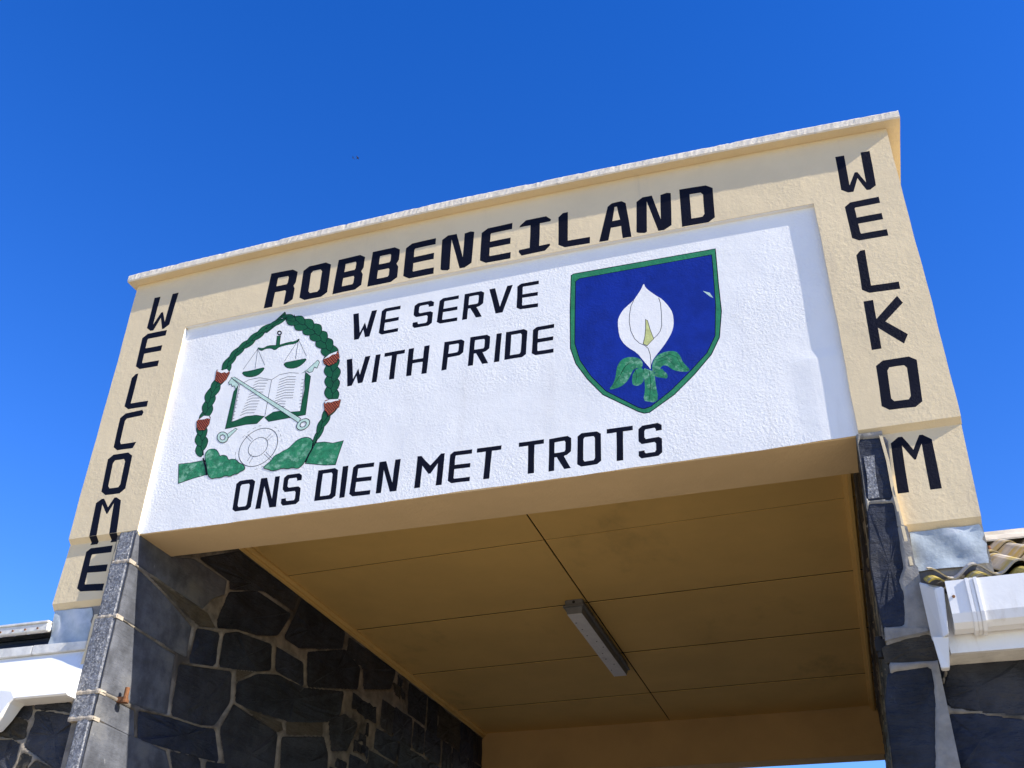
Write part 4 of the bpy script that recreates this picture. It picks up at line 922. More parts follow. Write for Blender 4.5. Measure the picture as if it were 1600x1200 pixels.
# raised joints wrapping round the pier
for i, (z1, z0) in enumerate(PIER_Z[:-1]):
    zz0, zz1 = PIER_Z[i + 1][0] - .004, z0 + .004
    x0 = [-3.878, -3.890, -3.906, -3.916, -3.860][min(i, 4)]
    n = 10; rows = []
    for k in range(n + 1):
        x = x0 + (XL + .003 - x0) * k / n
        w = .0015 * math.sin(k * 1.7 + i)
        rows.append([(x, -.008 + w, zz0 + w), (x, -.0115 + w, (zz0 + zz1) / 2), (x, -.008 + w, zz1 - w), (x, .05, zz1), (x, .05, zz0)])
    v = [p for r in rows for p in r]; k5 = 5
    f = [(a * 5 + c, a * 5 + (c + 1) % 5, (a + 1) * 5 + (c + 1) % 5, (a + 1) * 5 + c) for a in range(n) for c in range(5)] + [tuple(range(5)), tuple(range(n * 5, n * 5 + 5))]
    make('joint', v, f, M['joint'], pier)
# plaster edge between pier and band, ragged
bb = Builder()
for (xa, za, xb, zb) in ((-3.882, 4.085, -3.886, 3.960), (-3.894, 3.930, -3.900, 3.770), (-3.915, 3.64, -3.930, 3.25)):
    n = 8
    A = []; Bq = []
    for k in range(n + 1):
        t = k / n; x = xa + (xb - xa) * t; z = za + (zb - za) * t; w = .003 * math.sin(9 * t + za)
        A.append((x - .010 + w, z)); Bq.append((x + .010 - w, z))
    L_ = A + Bq[::-1]
    bb.prism([(x, .006, z) for x, z in L_], [(x, .040, z) for x, z in L_])
bb.obj('plaster_edge', M['cream'], pier)
# rusty gate pintle built into the pier
hp = Builder()
hp.box(XL - .03, XL + .055, .150, .172, 3.185, 3.212); hp.tube((XL + .045, .160, 3.195), (XL + .045, .160, 3.262), .013, 12); hp.tube((XL + .045, .160, 3.180), (XL + .045, .160, 3.197), .021, 12)
hp.obj('hinge_pin', M['rust'], pier, 'rusty iron hinge pin')

# ---- right passage wall and pier
rw = empty('passage_wall', (0, 0, 0)); rw.parent = gate; rw.location = -Vector(gate.location)
b = Builder()
zz = [0.0, 4.12, 4.62]
def xin(z): return XR + lean(z)
b.prism([(xin(0) + .02, .03, 0), (.335, .03, 0), (.335, .03, 4.10), (xin(4.1) + .02, .03, 4.10)], [(xin(0) + .02, 7.0, 0), (.335, 7.0, 0), (.335, 7.0, 4.10), (xin(4.1) + .02, 7.0, 4.10)])
b.box(.336, .66, .345, 7.0, 0.0, 4.099)
b.box(XR + .02, .66, .345, 7.0, 4.10, 4.62)
b.obj('wall_core', M['mortar'], rw)
rwm = lambda u, v, h: (XR + lean(v) + .004 - h, u, v)
rp = fill_stones(.03, .40, 2.2, 4.10, [], .35, .27) + fill_stones(.40, 6.02, 2.2, 4.46, [], .5, .27)
mortar_sheet('pointing', rp, 0.012, .40, 2.19, 4.105, .016, rwm, rw)
mortar_sheet('pointing', rp, .40, 6.05, 2.19, 4.47, .018, rwm, rw)
for p in rp: stone(p, rwm, rw, random.choice(SLATE), proud=random.uniform(-.003, .004))
rpier = empty('corner_pier', (0, 0, 0)); rpier.parent = gate; rpier.location = -Vector(gate.location)
rpm = lambda u, v, h: (u, .006 - h, v)
rc = [round_poly(p, .08) for p in RIGHT_COLUMN_STONES]
low_cols = [[(.145 + lean(z0) * .2, z0), (.33, z0), (.33, z1), (.150 + lean(z0) * .2, z1)] for z0, z1 in ((1.85, 2.42), (1.25, 1.83), (.65, 1.23), (.03, .63))]
# sheet of cement and pointing, trimmed to the leaning inner edge
step = .012; nz = int((4.108 - 2.44) / step)
def sheet_pier():
    u_n = 22; P = []
    for j in range(nz + 1):
        z = 2.44 + (4.108 - 2.44) * j / nz
        xa = XR + lean(z) - .004; xb = .352 if z > 3.42 else .36
        if z > 3.62: xb = .330
        for i in range(u_n + 1): P.append((xa + (xb - xa) * i / u_n, z))
    P = np.array(P); D = np.full(len(P), 1e9)
    for p in rc: D = np.minimum(D, poly_sdf(P, p))
    h = np.where(D > .002, .010 * np.clip((D + .002) / .012, 0, 1) ** .5, -.025 * np.clip((.002 - D) / .01, 0, 1))
    h += np.where(D > .002, .002 * np.sin(P[:, 0] * 61) * np.cos(P[:, 1] * 43), 0)
    # round the inner arris
    e = np.tile(np.arange(u_n + 1), nz + 1); h = np.where(e == 0, -.02, h)
    v = [rpm(P[i, 0], P[i, 1], h[i]) for i in range(len(P))]
    f = [(j * (u_n + 1) + i, j * (u_n + 1) + i + 1, (j + 1) * (u_n + 1) + i + 1, (j + 1) * (u_n + 1) + i) for j in range(nz) for i in range(u_n)]
    make('pointing', v, f, M['cement'], rpier, smooth=True)
sheet_pier()
for i, p in enumerate(rc):
    stone(p, rpm, rpier, [SLATE[0], SLATE[0], SLATE[2], SLATE[3]][i], thick=.03, proud=.002, rough=.003)
for p in low_cols: stone(p, rpm, rpier, SLATE[3], thick=.03, proud=.002)
# hammered patch on the top stone
hx = [(.232, 3.865), (.262, 3.865), (.262, 4.045), (.228, 4.045)]
t = .0
pp = RIGHT_COLUMN_STONES[0]
def bl(u, v): return map_quad((u, v), pp[:2] + [pp[2], pp[3]])
patch = [bl(.06, .02), bl(.50, .03), bl(.46, .4), bl(.50, .72), bl(.10, .70), bl(.13, .35)]
lo = Builder().prism([rpm(x, z, .0045) for x, z in patch], [rpm(x, z, -.01) for x, z in patch])
lo.obj('hammered_patch', M['hammered'], rpier)
lin = RIGHT_LINTEL
Builder().prism([rpm(x, z, .016) for x, z in lin], [rpm(x, z, -.02) for x, z in lin]).obj('cement_block', M['cement'], rpier, bevel=.004)
# narrow plaster edge to the right of the pier
bb = Builder()
A = [(.322, 4.09), (.330, 3.95), (.327, 3.80), (.334, 3.64), (.338, 3.43)]
L_ = [(x - .008, z) for x, z in A] + [(x + .006, z) for x, z in A[::-1]]
bb.prism([(x, -.004, z) for x, z in L_], [(x, .04, z) for x, z in L_]); bb.obj('plaster_edge', M['cream'], rpier)
hp = Builder(); hp.box(XR - .085, XR + .02, .05, .085, 3.085, 3.135); hp.tube((XR - .065, .068, 3.06), (XR - .065, .068, 3.15), .017, 10)
hp.obj('hinge_pin', M['black_iron'], rpier, 'dark iron hinge bracket')

# lead flashings under both lower bands
def flashing(q, y, label):
    n = 12; b = Builder(); rows = []
    for j in range(9):
        rows.append([])
        for i in range(n + 1):
            x, z = map_quad((i / n, j / 8), q)
            if i == n: x += .006 * math.sin(j * 2.1) + random.uniform(-.006, .006)
            if j == 0: z += random.uniform(-.003, .003)
            rows[-1].append((x, y + .004 * math.sin(i * .9 + j * .7) + random.uniform(-.0012, .0012) - (.006 * (1 - j / 2) if j < 2 else 0), z))
    v = [p for r in rows for p in r]
    f = [(j * (n + 1) + i, j * (n + 1) + i + 1, (j + 1) * (n + 1) + i + 1, (j + 1) * (n + 1) + i) for j in range(8) for i in range(n)]
    v2 = [(p[0], p[1] + .004, p[2]) for p in v]; k = len(v)
    f2 = [tuple(x + k for x in reversed(t)) for t in f]
    b.add(v + v2, f + f2)
    return make('lead_flashing', b.v, b.f, M['lead'], gate, label, fix=False, smooth=True)
flashing([(-4.238, 3.708), (-3.978, 3.700), (-3.962, 3.492), (-4.222, 3.508)], .046, 'blue-grey lead flashing with a torn edge')
flashing([(.360, 3.602), (.658, 3.604), (.652, 3.420), (.350, 3.415)], .040, 'blue-grey lead flashing above the roof')
Builder().box(-4.226, -3.925, .052, .34, 3.0, 3.712).obj('pier_backing', M['cement'], gate)
Builder().box(.33, .662, .047, .34, 3.0, 3.606).obj('pier_backing', M['cement'], gate)

# ================================================================== SIGN
sign = empty('painted_sign', (-1.78, PAN, ZS), 'white recessed sign panel painted with a wreath emblem, mottoes and a lily shield', 'sign')
def panel_y(x, z):
    # the render swells a little near the right-hand end, low down
    t = min(1, max(0, (x + .06) / .14)); s = min(1, max(0, (4.640 - z) / .05))
    return PAN - .0042 * t * t * (3 - 2 * t) * s * s * (3 - 2 * s) - .0004 * t * math.sin(z * 9)
def panel_fn(u, v):
    x0, x1 = XL - .004, XR + .032
    x = x0 + (x1 - x0) * u
    z0 = ZS - camber(x, .012) - .001 + wob((x, 0, 0), 2, .0016); z1 = zpan(x) + .004
    z = z0 + (z1 - z0) * v
    return (x, panel_y(x, z), z)
pane = grid_slab('panel', panel_fn, 130, 50, M['white'], sign, 'white roughcast panel')
YP = PAN
# thin white reveal down the left edge
Builder().add([(XL + .0006, .0012, ZS + .004), (XL + .0006, PAN, ZS + .004), (XL + .0006, PAN, ZP), (XL + .0006, .0012, ZP)], [(0, 1, 2, 3)]).obj('reveal', M['white'], sign)
rv = [(XL + (XR + .012 - XL) * i / 40) for i in range(41)]
Builder().add([(x, .0012, zpan(x) - .0006) for x in rv] + [(x, PAN, zpan(x) - .0006) for x in rv], [(i, i + 1, 42 + i, 41 + i) for i in range(40)]).obj('reveal', M['white'], sign)
for key in ('serve', 'pride', 'trots'):
    for ch, q in LETTERS[key]:
        letter(ch, ch, q, YP - LAYER, sign, .255 if ch != 'I' else .3, .135, .17)

# ---- wreath emblem
em = empty('wreath_emblem', (0, 0, 0)); em.parent = sign; em.location = -Vector(sign.location)
em['label'] = 'green leaf wreath around scales, an open book, crossed keys and a life ring'
E_ = EMBLEM
def yl(k): return YP - LAYER * k
OUT = .0045
def branch(path, widths, n):
    """Plaited branch: a dark stem with plump overlapping leaves on both sides."""
    pts = chain(path, n * 2)
    wid = lambda t: float(np.interp(t, [w[0] for w in widths], [w[1] for w in widths]))
    stem = [(p[0], p[1]) for p, d in pts]
    paint('branch', [ribbon(stem, .022, .004)], yl(1), M['navy'], em)
    for i in range(n - 1):
        for s in (1, -1):
            k = 2 * i + (0 if s > 0 else 1)
            p, d = pts[min(k, 2 * n)]
            t = k / (2 * n); w = wid(t) * .5; step_ = math.dist(pts[0][0], pts[1][0]) * 2
            nx, nz = -d.y * s, d.x * s
            L = step_ * 1.35
            shape = [(-.10, .02), (.05, .62), (.30, .98), (.55, 1.12), (.80, .86), (1.08, .34), (1.12, .10), (.85, -.10), (.40, -.16)]
            leaf = [(p[0] + d.x * a * L + nx * c * w, p[1] + d.y * a * L + nz * c * w) for a, c in shape]
            lf_ = smooth_loop(leaf, 1)
            y = yl(2) - (2 * i + (s < 0)) * .00003
            paint('leaf', [inflate(lf_, .0020)], y, M['navy'], em, extra=[([inflate(lf_, -.0014)], y - .000015, M['green'])])
branch(E_['left_path'], [(0, .080), (.3, .078), (.55, .072), (.8, .060), (.93, .034), (1, .004)], 15)
branch(E_['right_path'][::-1], [(0, .036), (.12, .070), (.3, .094), (.6, .096), (.8, .094), (.92, .066), (1, .004)], 15)
for n_ in ('tip_a', 'tip_b'): paint('leaf', [inflate(E_[n_], .0015)], yl(2), M['navy'], em, extra=[([inflate(E_[n_], -.002)], yl(3), M['green'])])
for k in 'abcd':
    p = E_['protea_' + k]; c = E_['cap_' + k]
    paint('bloom', [inflate(p, .0035)], yl(12), M['navy'], em, 'brick red protea bloom', extra=[([p], yl(13), M['red'])])
    x0, x1 = min(q[0] for q in p), max(q[0] for q in p); z0, z1 = min(q[1] for q in p), max(q[1] for q in p)
    ex = []
    for i in range(-6, 12):
        for sgn in (1, -1):
            # hatch lines clipped to the bloom
            a0 = x0 + (x1 - x0) * i / 6
            pts = [(a0 + sgn * t * (z1 - z0) * .8 + (0 if sgn > 0 else (z1 - z0) * .8 * .5), z0 + t * (z1 - z0)) for t in [k2 / 24 for k2 in range(25)]]
            run = []
            for q in pts + [(1e6, 1e6)]:
                if in_poly(q, p): run.append(q)
                else:
                    if len(run) > 2: ex.append(([ribbon([run[0], run[-1]], .0036)], yl(14), M['navy']))
                    run = []
    if ex: paint('hatching', ex[0][0], yl(14), M['navy'], em, extra=ex[1:])
    paint('bloom_cap', [c], yl(15), M['petal'], em)
def outlined(name, p, mat, k, w=OUT, sm=0, label=None):
    q = smooth_loop(p, sm) if sm else p
    return paint(name, [inflate(q, w * .5)], yl(k), M['navy'], em, label, extra=[([inflate(q, -w * .3)], yl(k + 1), mat)])
for n_ in ('ribbon_a', 'ribbon_b'): outlined('ribbon', E_[n_], M['green_pale'], 3, .005)
for n_ in ('spray_a', 'spray_b'): outlined('leaf_spray', E_[n_], M['green_pale'], 13, .005, 1)
for l in E_['knot']: paint('knot', [ribbon(l, .010)], yl(15), M['navy'], em)
outlined('scale_beam', E_['beam'], M['green'], 3, .004, 1, 'green scale beam')
outlined('scale_post', E_['post'], M['green'], 3, .004)
c_, a_, b_ = E_['ring_top']
paint('scale_ring', [ellipse(c_, a_, b_, 20), ellipse(c_, a_, b_, 20, .5)], yl(5), M['navy'], em)
for n_ in ('pan_a', 'pan_b'): outlined('scale_pan', E_[n_], M['green'], 3, .004, 1)
ex = [([ribbon(l, .0024)], yl(4), M['navy']) for l in E_['strings']]
paint('scale_strings', ex[0][0], yl(4), M['navy'], em, extra=ex[1:])
for n_ in ('cover_a', 'cover_b'): outlined('book_cover', E_[n_], M['green'], 3, .004)
ex = [([ribbon(l, .0026)], yl(5), M['navy']) for l in E_['page_lines']]
paint('page_lines', ex[0][0], yl(5), M['navy'], em, 'handwriting lines of the open book', extra=ex[1:])
outlined('key_shaft', E_['key2_shaft'], M['key'], 5, .0045); outlined('key_bit', E_['key2_teeth'], M['key'], 5, .0045)
outlined('key_shaft', E_['key_shaft'], M['key'], 7, .0045); outlined('key_bit', E_['key_teeth'], M['key'], 7, .0045)
for n_, k in (('key_ring', 9), ('key2_ring', 9)):
    c_, a_, b_ = E_[n_]
    paint('key_bow', [ellipse(c_, a_, b_, 26, 1.05), ellipse(c_, a_, b_, 26, .42)], yl(k), M['navy'], em, extra=[([ellipse(c_, a_, b_, 26, .93), ellipse(c_, a_, b_, 26, .54)], yl(k + 1), M['key'])])
c_, a_, b_ = E_['lifering']
ex = [([ellipse(c_, a_, b_, 40, 1.0), ellipse(c_, a_, b_, 40, .970)], yl(3), M['navy'])]
ci, ai, bi = E_['lifering_in']
ex.append(([ellipse(ci, ai, bi, 32, 1.0), ellipse(ci, ai, bi, 32, .95)], yl(3), M['navy']))
for l in E_['spokes']: ex.append(([ribbon(l, .0022)], yl(3), M['navy']))
big = ellipse(c_, a_, b_, 96, 1.16)
for i in range(0, 96, 4):
    if i % 24 < 15: ex.append(([ribbon([big[i], big[(i + 1) % 96], big[(i + 2) % 96]], .0018)], yl(3), M['navy']))
paint('life_ring', ex[0][0], yl(3), M['navy'], em, 'thin outline of a life ring', extra=ex[1:])

# ---- lily shield
shd = empty('shield_emblem', (0, 0, 0)); shd.parent = sign; shd.location = -Vector(sign.location)
shd['label'] = 'blue shield with a green rim and a white arum lily'
Sg = SHIELD
paint('rim', [inflate(Sg['outer'], .003)], yl(1), M['navy'], shd, extra=[([inflate(Sg['outer'], -.002)], yl(2), M['green_rim'])])
paint('field', [inflate(Sg['inner'], .004)], yl(3), M['navy'], shd, extra=[([Sg['inner']], yl(4), M['blue'])])
for n_ in ('leaf_b', 'leaf_d', 'stem', 'leaf_a', 'leaf_c'):
    paint('stem' if n_ == 'stem' else 'leaf', [smooth_loop(Sg[n_], 1)], yl(6 if n_ in ('leaf_a', 'leaf_c') else 5), M['green_pale'], shd)
ex = [([ribbon(l, .004, .0015)], yl(7), M['green']) for l in Sg['veins']]
paint('leaf_veins', ex[0][0], yl(7), M['green'], shd, extra=ex[1:])
paint('petal', [smooth_loop(Sg['flower'], 1)], yl(8), M['petal'], shd, 'white arum lily spathe')
ex = [([ribbon(l, .0032)], yl(9), M['navy']) for l in Sg['flower_lines']]
paint('petal_outline', ex[0][0], yl(9), M['navy'], shd, extra=ex[1:])
paint('spadix', [inflate(Sg['spadix'], .0015)], yl(10), M['navy'], shd, extra=[([inflate(Sg['spadix'], -.0015)], yl(11), M['spadix'])])
paint('scuff_mark', [Sg['scuff']], yl(5), M['key'], shd)

# ================================================================== LIGHT FITTING
lf = empty('fluorescent_light', (-1.86, 3.35, 4.5), 'grey fluorescent batten light with a dusty white diffuser on the passage ceiling', 'light')
x0, x1, y0, y1 = -1.928, -1.792, 2.600, 4.150
Builder().box(x0, x1, y0, y1, 4.452, 4.4985).obj('housing', M['grey_plastic'], lf, bevel=.006)
Builder().box(x0 - .014, x1 + .014, y0 - .014, y1 + .010, 4.438, 4.4515).obj('flange', M['grey_plastic'], lf, bevel=.003)
tr = Builder(); tr.prism([(x0 + .002, y0 + .004, 4.4375), (x1 - .002, y0 + .004, 4.4375), (x1 - .002, y1 - .002, 4.4375), (x0 + .002, y1 - .002, 4.4375)],
                         [(x0 + .012, y0 + .016, 4.392), (x1 - .012, y0 + .016, 4.392), (x1 - .012, y1 - .010, 4.392), (x0 + .012, y1 - .010, 4.392)])
tr.obj('diffuser_rim', M['grey_plastic'], lf)
df = Builder(); n = 10
for i in range(n):
    xa = x0 + .012 + (x1 - x0 - .024) * i / n; xb = x0 + .012 + (x1 - x0 - .024) * (i + 1) / n
    df.box(xa + .0006, xb - .0006, y0 + .020, y1 - .012, 4.388 + .001 * (i % 2), 4.3915)
df.obj('diffuser', M['diffuser'], lf)
for k in range(9):
    yy = y0 + .20 + k * .145
    xx = random.uniform(x0 + .03, x1 - .03)
    Builder().tube((xx, yy, 4.3878), (xx, yy, 4.3868), .006, 8).obj('dead_fly', M['gap'], lf)
Builder().tube((-1.86, y0 - .004, 4.476), (-1.86, y0 + .01, 4.476), .011, 12).obj('cable_hole', M['black_iron'], lf)
for yy in (y0 + .3, y0 + .78, y1 - .3):
    Builder().box(x1 + .013, x1 + .019, yy - .02, yy + .02, 4.425, 4.462).obj('clip', M['grey_plastic'], lf)

# ================================================================== SIDE WINGS
def corrugated(name, x0, x1, y0, z0, y1, z1, mat, parent, phase=0.0, pitch=.177, amp=.026, thick=.007, n_per=12, ny=6):
    nx = max(4, int((x1 - x0) / pitch * n_per))
    sl = Vector((0, y1 - y0, z1 - z0)).normalized(); nrm = Vector((0, -sl.z, sl.y))
    top, bot = [], []
    for j in range(ny + 1):
        t = j / ny
        for i in range(nx + 1):
            x = x0 + (x1 - x0) * i / nx
            h = amp * math.cos(2 * math.pi * (x - phase) / pitch)
            p = Vector((x, y0 + (y1 - y0) * t, z0 + (z1 - z0) * t)) + nrm * h
            top.append(p + nrm * thick); bot.append(p)
    k = len(top); w = nx + 1
    f = [(j * w + i, j * w + i + 1, (j + 1) * w + i + 1, (j + 1) * w + i) for j in range(ny) for i in range(nx)]
    f += [(k + j * w + i, k + (j + 1) * w + i, k + (j + 1) * w + i + 1, k + j * w + i + 1) for j in range(ny) for i in range(nx)]
    f += [(i, k + i, k + i + 1, i + 1) for i in range(nx)] + [(ny * w + i, ny * w + i + 1, k + ny * w + i + 1, k + ny * w + i) for i in range(nx)]
    f += [(j * w, (j + 1) * w, k + (j + 1) * w, k + j * w) for j in range(ny)] + [(j * w + nx, k + j * w + nx, k + (j + 1) * w + nx, (j + 1) * w + nx) for j in range(ny)]
    return make(name, top + bot, f, mat, parent, smooth=False, fix=False)

# ---- right wing
RW = empty('side_building', (2.6, 0.0, 0.0), 'low stone side building with a lichen-stained corrugated roof and white gutter', 'building')
b = Builder().box(.375, 5.0, .058, 3.6, 0.0, 3.20); rwall = b.obj('wall', M['mortar'], RW)
wmap = lambda u, v, h: (u, .045 - h, v)
rst = [round_poly(p) for p in RIGHT_WING_STONES]
fill = fill_stones(.40, 3.2, .05, 3.12, rst, .55, .30)
mortar_sheet('pointing', rst + fill, .355, 3.2, 1.9, 3.13, .014, wmap, rwall)
mortar_sheet('pointing', fill, .355, 3.2, .0, 1.9, .03, wmap, rwall)
for p in rst: stone(p, wmap, rwall, random.choice([SLATE[0], SLATE[1]]), proud=.002, rough=.009)
for p in fill: stone(p, wmap, rwall, random.choice(SLATE), proud=.001, rough=.006)
SL = .47
rz = lambda y: 3.375 + SL * (y - 0.0)
PH = .578
rf = empty('roof', (0, 0, 0)); rf.parent = RW; rf.location = -Vector(RW.location)
corrugated('roof_sheet', .372, 3.9, -.205, rz(-.205) - .030, .00, rz(.0) - .030, M['lichen'], rf, PH)
corrugated('roof_sheet', .395, 3.9, -.045, rz(-.045) + .004, .034, rz(.034) + .004, M['fibre'], rf, PH, ny=2)
corrugated('roof_sheet', .690, 3.9, .034, rz(.034) + .004, .72, rz(.72) + .004, M['fibre'], rf, PH)
corrugated('roof_sheet', .690, 3.9, .60, rz(.60) + .018, 1.30, rz(1.30) + .018, M['fibre'], rf, PH)
corrugated('roof_sheet', .690, 3.9, 1.18, rz(1.18) + .032, 1.60, rz(1.60) + .032, M['fibre'], rf, PH)
rc_ = Builder()
yr = 1.60; zr = rz(yr) + .07
prof = [(-.16, -.075), (-.13, -.045), (-.06, -.005), (-.03, .03), (0, .042), (.03, .03), (.06, -.005), (.16, -.075), (.16, -.085), (.05, -.02), (0, .02), (-.05, -.02), (-.16, -.085)]
rc_.prism([(.690, yr + a, zr + c) for a, c in prof], [(3.9, yr + a, zr + c) for a, c in prof])
rc_.obj('ridge_cap', M['fibre'], rf)
for i in range(8):
    x = PH + .177 * (1 + 2 * i)
    for yy in (.66, 1.24):
        z = rz(yy) + .03 + .026
        Builder().tube((x, yy, z), (x, yy - .005, z + .016), .012, 8, 0, .006).obj('roof_bolt', M['rust'], rf)
Builder().prism([(.690, .05, 3.1), (.690, .05, rz(.05) - .045), (.690, 1.60, rz(1.6) - .03), (.690, 3.2, rz(0)), (.690, 3.2, 3.1)], [(3.9, .05, 3.1), (3.9, .05, rz(.05) - .045), (3.9, 1.60, rz(1.6) - .03), (3.9, 3.2, rz(0)), (3.9, 3.2, 3.1)]).obj('roof_deck', M['dark_lining'], RW)
# eave end block, gutter, fascia
Builder().prism([(.347, -.045, 3.335), (.390, -.200, 3.240), (.424, -.222, 3.235), (.424, .03, 3.335)],
                [(.352, -.030, 3.080), (.384, -.200, 3.035), (.404, -.222, 3.040), (.404, .03, 3.080)]).obj('eave_end', M['gloss_white'], RW, 'white boxed end of the eave', bevel=.004)
Builder().prism([(.346, -.150, 3.060), (.404, -.205, 3.038), (.404, -.12, 3.038), (.352, -.09, 3.060)],
                [(.356, -.150, 2.930), (.386, -.165, 2.926), (.386, -.12, 2.926), (.358, -.11, 2.930)]).obj('eave_bracket', M['gloss_white'], RW, 'white tapered bracket under the eave end', bevel=.003)
fas = Builder(); fas.box(.405, 3.9, -.120, -.095, 2.995, 3.245); fas.obj('fascia', M['gloss_white'], RW, 'white fascia board')
gut = Builder()
def gprof(x, dz): return [(x, -.224, 3.258 + dz), (x, -.224, 3.120 + dz), (x, -.214, 3.085 + dz), (x, -.190, 3.066 + dz), (x, -.150, 3.060 + dz), (x, -.124, 3.068 + dz), (x, -.124, 3.235 + dz), (x, -.130, 3.235 + dz), (x, -.130, 3.080 + dz), (x, -.212, 3.10 + dz), (x, -.217, 3.256 + dz)]
gut.prism(gprof(.432, 0), gprof(3.9, .03))
gutter = gut.obj('gutter', M['gloss_white'], RW, 'white box gutter')
jo = Builder()
def jprof(x, e): return [(x, -.228 - e, 3.262), (x, -.228 - e, 3.118), (x, -.218 - e, 3.081), (x, -.190, 3.058 - e), (x, -.150, 3.052 - e), (x, -.124, 3.060), (x, -.126, 3.20)]
jo.prism(jprof(.505, .004), jprof(.520, .004)); jo.prism(jprof(.5205, .001), jprof(.536, .001)); jo.prism(jprof(.5365, .006), jprof(.552, .006))
jo.obj('gutter_joint', M['gloss_white'], gutter, bevel=.002)
Builder().tube((.452, -.2235, 3.190), (.452, -.2275, 3.190), .006, 10).obj('rust_spot', M['rust'], gutter)
so = Builder(); so.box(.375, 3.9, -.09, .044, 2.998, 3.012); so.obj('eave_soffit', M['old_white'], RW)

# ---- left wing
LW = empty('side_building', (-6.4, 0.0, 0.0), 'low stone side building with a white sloping eave board left of the gateway', 'building')
b = Builder().box(-9.0, -3.912, .058, 3.6, 0.0, 3.30); lwall = b.obj('wall', M['mortar'], LW)
lst = [round_poly(p) for p in LEFT_WING_STONES]
fill = fill_stones(-7.4, -4.42, .05, 3.20, lst, .55, .30) + fill_stones(-4.42, -3.93, .05, 2.62, lst, .40, .30)
mortar_sheet('pointing', lst + fill, -5.2, -3.895, 2.4, 3.24, .012, wmap, lwall)
mortar_sheet('pointing', fill, -7.4, -3.895, 0.0, 2.4, .03, wmap, lwall)
mortar_sheet('pointing', fill, -7.4, -5.2, 2.4, 3.24, .03, wmap, lwall)
for p in lst: stone(p, wmap, lwall, random.choice([SLATE[1], SLATE[2]]), proud=.003, rough=.010)
for p in fill: stone(p, wmap, lwall, random.choice(SLATE), proud=.001, rough=.006)
e = Builder()
sec = [(-.080, 3.178), (.050, 3.452), (.056, 3.452), (.056, 3.170), (-.070, 3.170)]
e.prism([(-9.0, y, z) for y, z in sec], [(-3.905 , y, z) for y, z in sec])
eb = e.obj('eave_board', M['gloss_white'], LW, 'sunlit white sloping eave board')
hop = Builder(); hop.prism([(-4.80, -.082, 3.30), (-4.262, -.082, 3.215), (-4.232, -.082, 3.178), (-4.262, -.082, 3.150), (-4.300, -.082, 3.085), (-4.345, -.080, 3.03), (-4.80, -.080, 3.03)], [(-4.80, .02, 3.30), (-4.262, .02, 3.215), (-4.232, .02, 3.178), (-4.262, .02, 3.150), (-4.300, .02, 3.085), (-4.345, .02, 3.03), (-4.80, .02, 3.03)])
hop.obj('rainwater_head', M['gloss_white'], LW, 'white rainwater head under the eave board', bevel=.004)
lip = Builder()
for i in range(14):
    xa = -9.0 + (5.05) * i / 14; xb = xa + 5.05 / 14 - .003
    lip.prism([(xa, .030, 3.4535), (xb, .030, 3.4535), (xb, .030, 3.505 + random.uniform(-.004, .004)), (xa, .030, 3.508)], [(xa, .10, 3.4535), (xb, .10, 3.4535), (xb, .10, 3.505), (xa, .10, 3.508)])
lip.obj('eave_lip', M['old_white'], LW, 'peeling grey-white lip above the eave board', bevel=.003)
Builder().prism([(-9.0, .11, 3.40), (-4.25, .11, 3.40), (-4.25, .34, 3.66), (-9.0, .34, 3.66)], [(-9.0, .11, 3.36), (-4.25, .11, 3.36), (-4.25, .34, 3.36), (-9.0, .34, 3.36)]).obj('box_gutter', M['dark_lining'], LW, 'gutter box coloured blue-black for the shade behind the lip')  # dark band is shade beside the gatehouse, put in as colour
vb = Builder().box(-9.0, -4.236, .016, .050, 3.583, 3.628).obj('verge_board', M['old_white'], LW, 'weathered white verge board along the roof edge', bevel=.004)
Builder().box(-9.0, -4.236, .010, .056, 3.6285, 3.642).obj('verge_cap', M['old_white'], LW, bevel=.003)
for i in range(40): Builder().tube((-4.30 - i * .085, .0165, 3.600), (-4.30 - i * .085, .011, 3.600), .006, 8).obj('rivet', M['rust'], vb)
lz = lambda y: 3.700 + .44 * (y - .30)
Builder().prism([(-9.0, .345, 3.36), (-9.0, .345, 3.675), (-9.0, 1.05, 3.985), (-9.0, 1.9, 3.60), (-9.0, 1.9, 3.36)], [(-4.25, .345, 3.36), (-4.25, .345, 3.675), (-4.25, 1.05, 3.985), (-4.25, 1.9, 3.60), (-4.25, 1.9, 3.36)]).obj('roof_deck', M['dark_lining'], LW)
lrf = empty('roof', (0, 0, 0)); lrf.parent = LW; lrf.location = -Vector(LW.location)
corrugated('roof_sheet', -9.0, -4.25, .27, lz(.27), .75, lz(.75), M['old_white'], lrf, .05, pitch=.10, amp=.008)
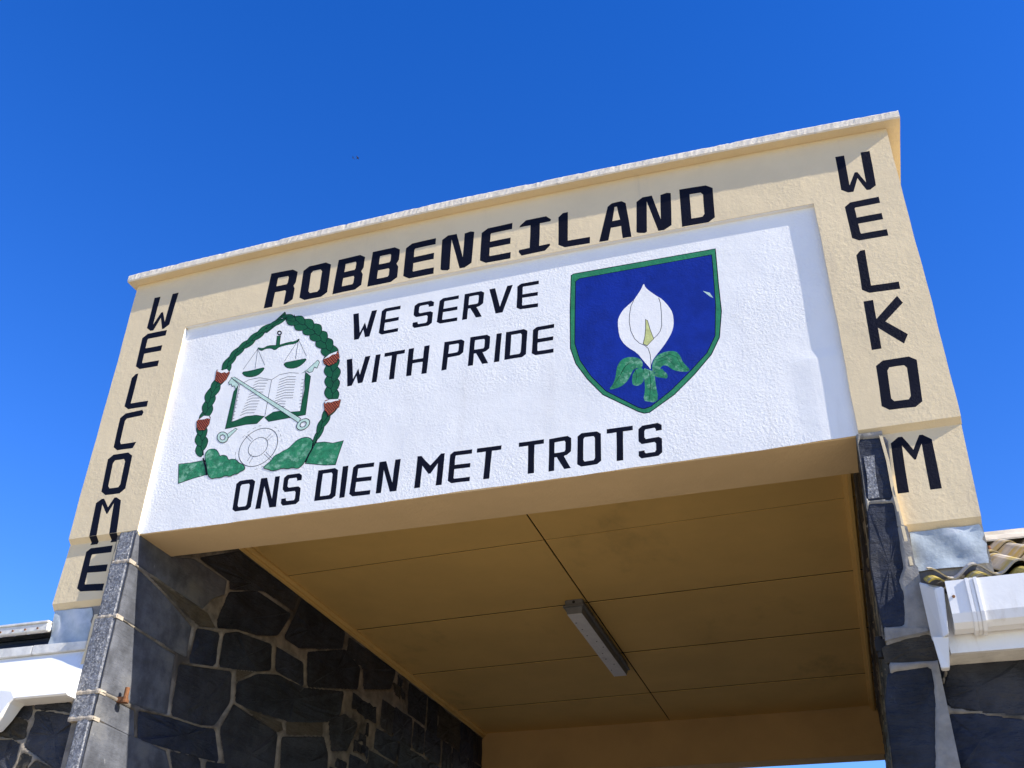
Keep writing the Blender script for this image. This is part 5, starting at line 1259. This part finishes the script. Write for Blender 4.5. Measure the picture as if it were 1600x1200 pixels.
corrugated('roof_sheet', -9.0, -4.25, .66, lz(.66) + .014, 1.05, lz(1.05) + .014, M['old_white'], lrf, .05, pitch=.10, amp=.008)
rc_ = Builder(); yr = 1.05; zr = lz(yr) + .030
rc_.prism([(-9.0, yr + a, zr + c) for a, c in prof], [(-4.25, yr + a, zr + c) for a, c in prof]); rc_.obj('ridge_cap', M['old_white'], lrf)

# ================================================================== BIRDS
def bird(x, z, roll, label):
    y = 90.0
    o = empty('bird', (x, y, z), label, 'bird', 'two dark birds flying high in the sky')
    bd = Builder()
    # body: lathe along x
    prof_ = [(-.20, .004), (-.14, .03), (-.05, .052), (.05, .055), (.13, .038), (.18, .030), (.215, .012), (.235, .003)]
    n = 8; v = []
    for a, r in prof_: v += [(a, r * math.cos(2 * math.pi * i / n), r * .9 * math.sin(2 * math.pi * i / n)) for i in range(n)]
    f = [(k * n + i, k * n + (i + 1) % n, (k + 1) * n + (i + 1) % n, (k + 1) * n + i) for k in range(len(prof_) - 1) for i in range(n)]
    rot = Matrix.Rotation(roll, 3, 'Y')
    place = lambda p: tuple(rot @ Vector(p) + Vector((x, y, z)))
    make('body', [place(p) for p in v], f, M['feather'], o)
    for s in (-1, 1):
        w = [(.06, 0, .02), (.10, s * .18, .13), (.02, s * .40, .10), (-.06, s * .20, .10), (-.07, 0, .02)]
        w2 = [(a, c, d - .012) for a, c, d in w]
        make('wing', [place(p) for p in w + w2], [(0, 1, 2, 3, 4), (9, 8, 7, 6, 5)] + [(i, (i + 1) % 5, 5 + (i + 1) % 5, 5 + i) for i in range(5)], M['feather'], o)
    make('tail', [place(p) for p in [(-.16, -.02, 0), (-.16, .02, 0), (-.27, .05, .01), (-.27, -.05, .01), (-.16, 0, .012)]], [(0, 1, 2, 3), (0, 3, 4), (1, 4, 2), (4, 3, 2), (0, 4, 1)], M['feather'], o)
    return o
bird(-56.66, 110.92, 1.05, 'dark bird in the blue sky, left one of the pair')
bird(-55.87, 110.68, -.5, 'dark bird in the blue sky, right one of the pair')
